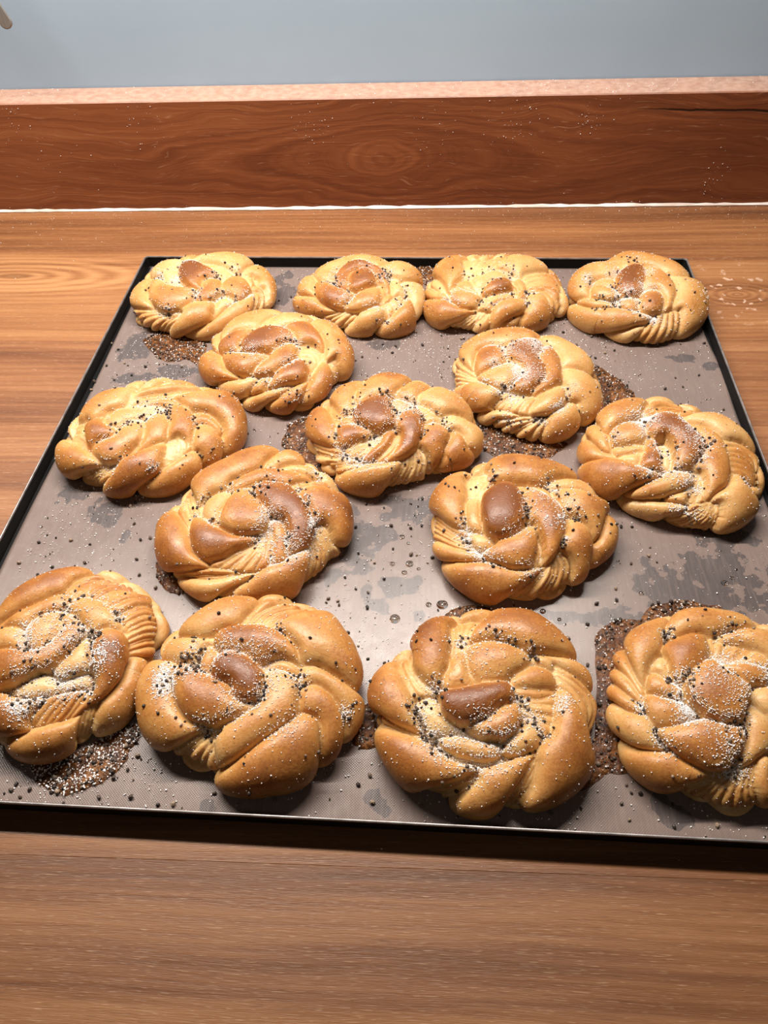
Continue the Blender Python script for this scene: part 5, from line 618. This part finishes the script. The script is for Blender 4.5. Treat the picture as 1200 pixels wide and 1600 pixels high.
for bi, bd in enumerate(BUNS):
    big = bi >= 8
    N = 290 if big else 200
    R = np.array(bd['R']); H = bd['H']; cx, cy = bd['c']
    g, d, crust, hn, flow = bun_fields(bd, 290 if big else 220, 100 + bi)
    s = np.linspace(-1, 1, N); SX, SY = np.meshgrid(s, s)
    a, b = sq2disc(SX, SY)
    P0 = dome(R, H, a, b)
    e = 0.006
    def nrm(a, b):
        pa = dome(R, H, a + e, b) - dome(R, H, a - e, b); pb = dome(R, H, a, b + e) - dome(R, H, a, b - e)
        n = np.cross(pa, pb); return n / (np.linalg.norm(n, axis=-1, keepdims=True) + 1e-12)
    n0 = nrm(a, b)
    rho = np.hypot(a, b)
    fade = np.clip((1.0 - rho) / 0.14, 0, 1) ** 0.7
    dd = sample(g, d, a, b) * fade
    P = P0 + n0 * dd[..., None]
    P[..., 2] = np.maximum(P[..., 2], 0.0)
    bw = np.gradient(P, axis=1); bh = np.gradient(P, axis=0)
    nn = np.cross(bw, bh); nn /= np.linalg.norm(nn, axis=-1, keepdims=True) + 1e-12
    hs = sample(g, hn, a, b)
    dust = np.zeros_like(a)
    for (pa, pb, pr, q1_, q2_) in bd['sug']:
        w = np.exp(-((a - pa) ** 2 + (b - pb) ** 2) / (pr * pr) * 1.3)
        dust = np.maximum(dust, w * min(1.0, q1_ / 240 + 0.04))
    up = np.clip(nn[..., 2], 0, 1)
    dust = dust * (0.35 + 0.65 * (1 - hs)) * up + 0.16 * (1 - hs) ** 2 * up * (rho < .8)
    idx = np.arange(N * N).reshape(N, N)
    F = np.stack([idx[:-1, :-1], idx[:-1, 1:], idx[1:, 1:], idx[1:, :-1]], -1).reshape(-1, 4)
    bun = mesh_obj('cardamom_bun', P.reshape(-1, 3), F, M['dough'], None, True,
                   {'crust': sample(g, crust, a, b).ravel(), 'dust': dust.ravel(), 'flow': sample(g, flow, a, b).ravel()}, (cx, cy, MZ))
    tag(bun, LABELS[bi], 'bun', 'cardamom buns on the tray')
    foot.append((cx, cy, R))
    # sugar and seeds on this bun
    def pick(aa, bb):
        aa = np.clip(aa, -.99, .99); bb = np.clip(bb, -.99, .99); rr = np.hypot(aa, bb); k = np.where(rr > .97, .97 / np.maximum(rr, 1e-6), 1)
        x, y = disc2sq(aa * k, bb * k)
        return np.clip(np.round((y + 1) / 2 * (N - 1)).astype(int), 0, N - 1), np.clip(np.round((x + 1) / 2 * (N - 1)).astype(int), 0, N - 1)
    def spots(count_of, base, settle):
        J, I = [], []
        def add(ca, cb, r, n):
            if n <= 0: return
            best = None
            for _ in range(settle):
                aa = ca + rng.normal(size=n) * r * .55; bb = cb + rng.normal(size=n) * r * .55
                j, i = pick(aa, bb); h = hs[j, i] + 0.5 * (nn[j, i, 2] < .3)
                if best is None: best = (j.copy(), i.copy(), h)
                else:
                    m = h < best[2]; best[0][m] = j[m]; best[1][m] = i[m]; best[2][m] = h[m]
            J.append(best[0]); I.append(best[1])
        for q in bd['sug']: add(q[0], q[1], q[2], int(count_of(q)))
        aa = rng.random(base) * 2 - 1; bb = rng.random(base) * 2 - 1; m = np.hypot(aa, bb) < .8
        j, i = pick(aa[m], bb[m]); k = nn[j, i, 2] > .25; J.append(j[k]); I.append(i[k])
        return np.concatenate(J), np.concatenate(I)
    j, i = spots(lambda q: q[3] * 3.2, 1000 if big else 1500, 2)
    size = 0.00014 + 0.00020 * rng.random(len(j)) ** 1.5
    scatter('sugar_crystals', CUBE_V, CUBE_F, P[j, i] + nn[j, i] * size[:, None] * .5, size, .7, M['sugar'], bun)
    j, i = spots(lambda q: q[4] * 1.0, 70, 3)
    size = 0.00045 + 0.00055 * rng.random(len(j))
    tone = np.clip(rng.random(len(j)) ** 1.1, 0, 1)
    scatter('cardamom_seeds', ICO_V, ICO_F, P[j, i] + nn[j, i] * size[:, None] * .45, size, .8, M['seed'], bun, tone)

def clear_of_buns(x, y, margin=0.0):
    ok = np.ones(len(x), bool); dmin = np.full(len(x), 9.0)
    for cx, cy, R in foot:
        th = np.arctan2(y - cy, x - cx); r = np.hypot(x - cx, y - cy) - radius(R, th) * .97
        ok &= r > margin; dmin = np.minimum(dmin, r)
    return ok, dmin

# ------------------------------------------------------------------ puddles of caramelised butter and sugar
PLAB = ['brown sugary puddle in front of the back left corner bun', 'brown sugary puddle right of the bun with the whitest sugar cap',
        'grainy brown puddle under the front edge of the sugar-capped bun', 'brown sugary smear left of the bun with the pointed triangle',
        'big sugar-crusted caramel puddle in the front left of the tray', 'large dark caramel puddle between the two front right buns',
        'small shiny caramel puddle between the two middle front buns', 'small brown smear at the left foot of the crescent bun',
        'small brown smear between the second and third back buns',
        'thin brown smear behind the bun with the S-shaped curl']
def in_poly(px, py, poly):
    ins = np.zeros(len(px), bool)
    for i in range(len(poly)):
        (xa, ya), (xb, yb) = poly[i], poly[(i + 1) % len(poly)]
        if ya == yb: continue
        ins ^= ((ya > py) != (yb > py)) & (px < (xb - xa) * (py - ya) / (yb - ya) + xa)
    return ins
puddles = []
for pi, pl in enumerate(DATA['pud']):
    pl = catmull(np.array(pl), 6)
    c = pl.mean(0)
    an_ = np.linspace(0, 2 * np.pi, len(pl), endpoint=False); wob = 1 + 0.03 * np.sin(an_ * 7 + pi) + 0.025 * np.sin(an_ * 13 + 2 * pi)
    rings = []
    pw = c + (pl - c) * wob[:, None]
    puddles.append(pw)
    nr = 5; vv = []; n = len(pw)
    for k in range(nr):
        q = k / nr
        rr = c + (pw - c) * (1 - q)
        zz = 0.0009 * min(1.0, (q / 0.2) ** .5 if q > 0 else 0)
        for xy in rr: vv.append((xy[0] - c[0], xy[1] - c[1], zz + (0.00015 * rng.random() if k else 0)))
    vv.append((0, 0, 0.0009)); ff = []
    for k in range(nr - 1):
        for m in range(n): ff.append((k * n + m, k * n + (m + 1) % n, (k + 1) * n + (m + 1) % n, (k + 1) * n + m))
    for m in range(n): ff.append(((nr - 1) * n + m, (nr - 1) * n + (m + 1) % n, nr * n))
    o = mesh_obj('caramel_puddle', vv, ff, M['syrup'], None, True, None, (c[0], c[1], MZ + 0.00012))
    tag(o, PLAB[pi], 'puddle', 'caramel puddles on the baking mat')
    lo, hi = pw.min(0), pw.max(0); area_ = (hi - lo).prod()
    nS = int(area_ * (0.9e6 if pi == 4 else 0.22e6)); x = lo[0] + rng.random(nS) * (hi[0] - lo[0]); y = lo[1] + rng.random(nS) * (hi[1] - lo[1])
    m = in_poly(x, y, pw); m &= clear_of_buns(x, y)[0]; x, y = x[m], y[m]
    if len(x) > 3:
        size = 0.00018 + 0.00028 * rng.random(len(x)); pos = np.stack([x - c[0], y - c[1], 0.0007 + size * .6], -1)
        scatter('sugar_crystals', CUBE_V, CUBE_F, pos, size, .7, M['sugar'], o)
        k = rng.random(len(x)) < (.14 if pi == 4 else .4); sz = 0.0005 + 0.0006 * rng.random(k.sum())
        scatter('cardamom_crumbs', ICO_V, ICO_F, pos[k] + [0.0002, 0.0002, 0.0001], sz, .8, M['seed'], o)

# ------------------------------------------------------------------ droplets on the mat
seg = 20
for di, (x, y, r) in enumerate(DATA['drop']):
    vv = []; ff = []; prof = [(1.0, 0.0), (1.01, .10), (.93, .24), (.75, .38), (.5, .47), (.25, .52)]
    for (pr, pz) in prof:
        for k in range(seg): vv.append((r * pr * math.cos(2 * math.pi * k / seg) * (1.12 if di % 3 == 1 else 1), r * pr * math.sin(2 * math.pi * k / seg), r * pz * .6))
    vv.append((0, 0, r * .32))
    for q in range(len(prof) - 1):
        for k in range(seg): ff.append((q * seg + k, q * seg + (k + 1) % seg, (q + 1) * seg + (k + 1) % seg, (q + 1) * seg + k))
    for k in range(seg): ff.append(((len(prof) - 1) * seg + k, (len(prof) - 1) * seg + (k + 1) % seg, len(prof) * seg))
    ff.append(tuple(reversed(range(seg))))
    o = mesh_obj('liquid_droplet', vv, ff, M['drop'], None, True, None, (x, y, MZ + 0.00018))
    lab = {0: 'big clear droplet on the mat behind the gap between the two middle front buns',
           1: 'clear round droplet on the mat just behind the bun with the S-shaped curl'}.get(di)
    tag(o, lab or 'small clear droplet of melted butter on the brown mat', 'droplet', 'droplets on the baking mat')

# ------------------------------------------------------------------ loose cardamom seeds and sugar on the mat
protos = []
for k in range(6):
    V = ICO_V * (1 + 0.3 * (rng.random((12, 1)) - .5)) * np.array([1.25, .9, .8])
    me = bpy.data.meshes.new('cardamom_seed'); me.from_pydata([tuple(v) for v in V], [], [tuple(int(i) for i in f) for f in ICO_F]); me.update()
    at = me.attributes.new('tone', 'FLOAT', 'POINT'); at.data.foreach_set('value', np.full(12, [0.05, .2, .3, .5, .7, .95][k], dtype=np.float32))
    me.materials.append(M['seed']); protos.append(me)
sd = np.array(DATA['seed'])
ex = np.stack([-0.215 + 0.43 * rng.random(900), 0.12 + 0.43 * rng.random(900)], -1)
okx, dmx = clear_of_buns(ex[:, 0], ex[:, 1], 0.002)
keep = okx & (rng.random(900) < np.exp(-dmx / 0.018) * .5)
ll = np.array([tray_local(*q) for q in ex]); keep &= (abs(ll[:, 0]) < .21) & (ll[:, 1] < -.01) & (ll[:, 1] > -.44)
allseeds = np.concatenate([sd, ex[keep][:110]])
m = clear_of_buns(allseeds[:, 0], allseeds[:, 1], 0.0012)[0]
for k, (x, y) in enumerate(allseeds[m]):
    o = bpy.data.objects.new('cardamom_seed', protos[int(rng.integers(0, 6))]); COL.objects.link(o)
    s = 0.00065 + 0.00055 * rng.random()
    o.scale = (s, s, s); o.location = (x, y, MZ + s * .68)
    o.rotation_euler = (0.4 * rng.random(), 0.4 * rng.random(), 6.28 * rng.random())
    tag(o, 'small crushed cardamom seed lying loose on the brown mat', 'seed', 'loose cardamom seeds on the mat')

n = 24000
x = -0.225 + 0.45 * rng.random(n); y = 0.11 + 0.45 * rng.random(n)
ok, dm = clear_of_buns(x, y, 0.0004)
cl = np.zeros(n)
for (a, b, r) in ((0.005, 0.435, .05), (-0.02, 0.42, .03), (0.11, 0.45, .04), (0.02, 0.285, .03), (-0.17, 0.42, .05), (-0.16, 0.13, .06), (-0.2, 0.27, .04), (-0.035, 0.22, .03), (0.1, 0.47, .03)):
    cl = np.maximum(cl, np.exp(-((x - a) ** 2 + (y - b) ** 2) / (r * r)))
ok &= rng.random(n) < (0.14 + 0.85 * cl + 0.45 * np.exp(-dm / 0.008))
lx = ct * (x - TX) + st_ * (y - TY); ly = -st_ * (x - TX) + ct * (y - TY)
ok &= (lx > -.2155) & (lx < .2165) & (ly < -.003) & (ly > -.4475)
x, y = x[ok], y[ok]
size = 0.00014 + 0.00026 * rng.random(len(x)) ** 2
o = scatter('sugar_crystals', CUBE_V, CUBE_F, np.stack([x, y, MZ + size * .75], -1), size, .7, M['sugar'])
tag(o, 'white sugar crystals sprinkled over the brown baking mat', 'sugar')
k = rng.random(len(x)) < .10
size = 0.00025 + 0.0003 * rng.random(k.sum())
o = scatter('cardamom_crumbs', ICO_V, ICO_F, np.stack([x[k] + .0006, y[k] + .0005, MZ + size * .75], -1), size, .8, M['seed'])
tag(o, 'fine dark cardamom crumbs sprinkled over the brown baking mat', 'crumbs')

# spilled flour and sugar: top of the upstand, its face, and the worktop
n = 1500; x = -0.42 + 0.75 * rng.random(n); y = YS + 0.001 + (TH - 0.002) * rng.random(n) ** .8
cl = np.exp(-((x - 0.14) / 0.05) ** 2) + .25 + .5 * np.exp(-((x + .38) / .05) ** 2)
ok = rng.random(n) < cl * .7; x, y = x[ok], y[ok]
size = 0.00012 + 0.0003 * rng.random(len(x)) ** 3
o = scatter('sugar_crystals', CUBE_V, CUBE_F, np.stack([x, y, HS + size * .6], -1), size, .7, M['sugar'])
tag(o, 'white sugar crystals spilled along the top of the wooden upstand', 'sugar')
pos = []
for (a, b, r, c) in ((-.24, .075, .02, 30), (-.10, .071, .012, 40), (.08, .07, .02, 50), (.135, .075, .012, 40), (.02, .07, .03, 30), (-.33, .05, .05, 40), (-.36, .08, .02, 30), (.25, .025, .015, 30), (0, .05, .25, 60)):
    for _ in range(c): pos.append((a + rng.normal() * r * .6, YS - .0001, min(HS - .004, max(.004, b + rng.normal() * r * .6))))
size = 0.00010 + 0.00022 * rng.random(len(pos)) ** 2
o = scatter('sugar_crystals', CUBE_V, CUBE_F, np.array(pos), size, .7, M['sugar'])
tag(o, 'white sugar specks clinging to the face of the wooden upstand', 'sugar')
n = 700; x = -0.40 + 0.72 * rng.random(n); y = np.where(rng.random(n) < .5, YS - 0.004 - 0.06 * rng.random(n) ** 2, 0.09 + .58 * rng.random(n))
lx = ct * (x - TX) + st_ * (y - TY); ly = -st_ * (x - TX) + ct * (y - TY)
ok = ~((abs(lx) < .222) & (ly < .002) & (ly > -.4526)); x, y = x[ok], y[ok]
size = 0.00010 + 0.00022 * rng.random(len(x)) ** 2
o = scatter('sugar_crystals', CUBE_V, CUBE_F, np.stack([x, y, size * .65], -1), size, .7, M['sugar'])
tag(o, 'stray white sugar crystals on the bare wooden worktop', 'sugar')

# ------------------------------------------------------------------ steel handle hanging by the wall
YH = YW - 0.034
out = []
hw = 0.0052; dirv = np.array([-0.36, 0.93]); dirv /= np.linalg.norm(dirv); nv = np.array([dirv[1], -dirv[0]])
tip = np.array([-0.3316, 0.1545])
for k in range(13):
    a = math.pi * k / 12 + math.pi
    out.append(tip + nv * hw * math.cos(a) * -1 + dirv * hw * math.sin(a) * 0.9)
for q, w in ((.03, 1.04), (.09, .95), (.16, .8), (.2, .75)):
    out.append(tip + dirv * q - nv * hw * w)
left = [tip + dirv * q + nv * hw * w for q, w in ((.2, .75), (.16, .8), (.09, .95), (.03, 1.04))]
outl = out[:13] + [tip + dirv * q - nv * hw * w for q, w in ((.03, 1.04), (.09, .95), (.16, .8), (.2, .75))] + left
cen = np.mean(outl, 0)
def shr(p, i):
    # inset towards the centre line of the handle
    rel = p - tip; al = rel @ dirv; ac = rel @ nv
    return tip + dirv * (al + (i if al < 0 else 0)) + nv * (ac - math.copysign(min(i, abs(ac)), ac))
rings = [[shr(p, .0007) for p in outl], outl, outl, [shr(p, .0007) for p in outl]]
zs = (YH - .0010, YH - .0005, YH + .0005, YH + .0010)
vv = []; n = len(outl)
for rg, yy in zip(rings, zs): vv += [(p[0], yy, p[1]) for p in rg]
ff = [tuple(range(n)), tuple(reversed(range(3 * n, 4 * n)))]
for r_ in range(3):
    for k in range(n): ff.append((r_ * n + (k + 1) % n, r_ * n + k, (r_ + 1) * n + k, (r_ + 1) * n + (k + 1) % n))
h = mesh_obj('utensil_handle', vv, ff, M['steel'])
tag(h, 'rounded steel handle end hanging in front of the blue-grey wall, top left', 'utensil')
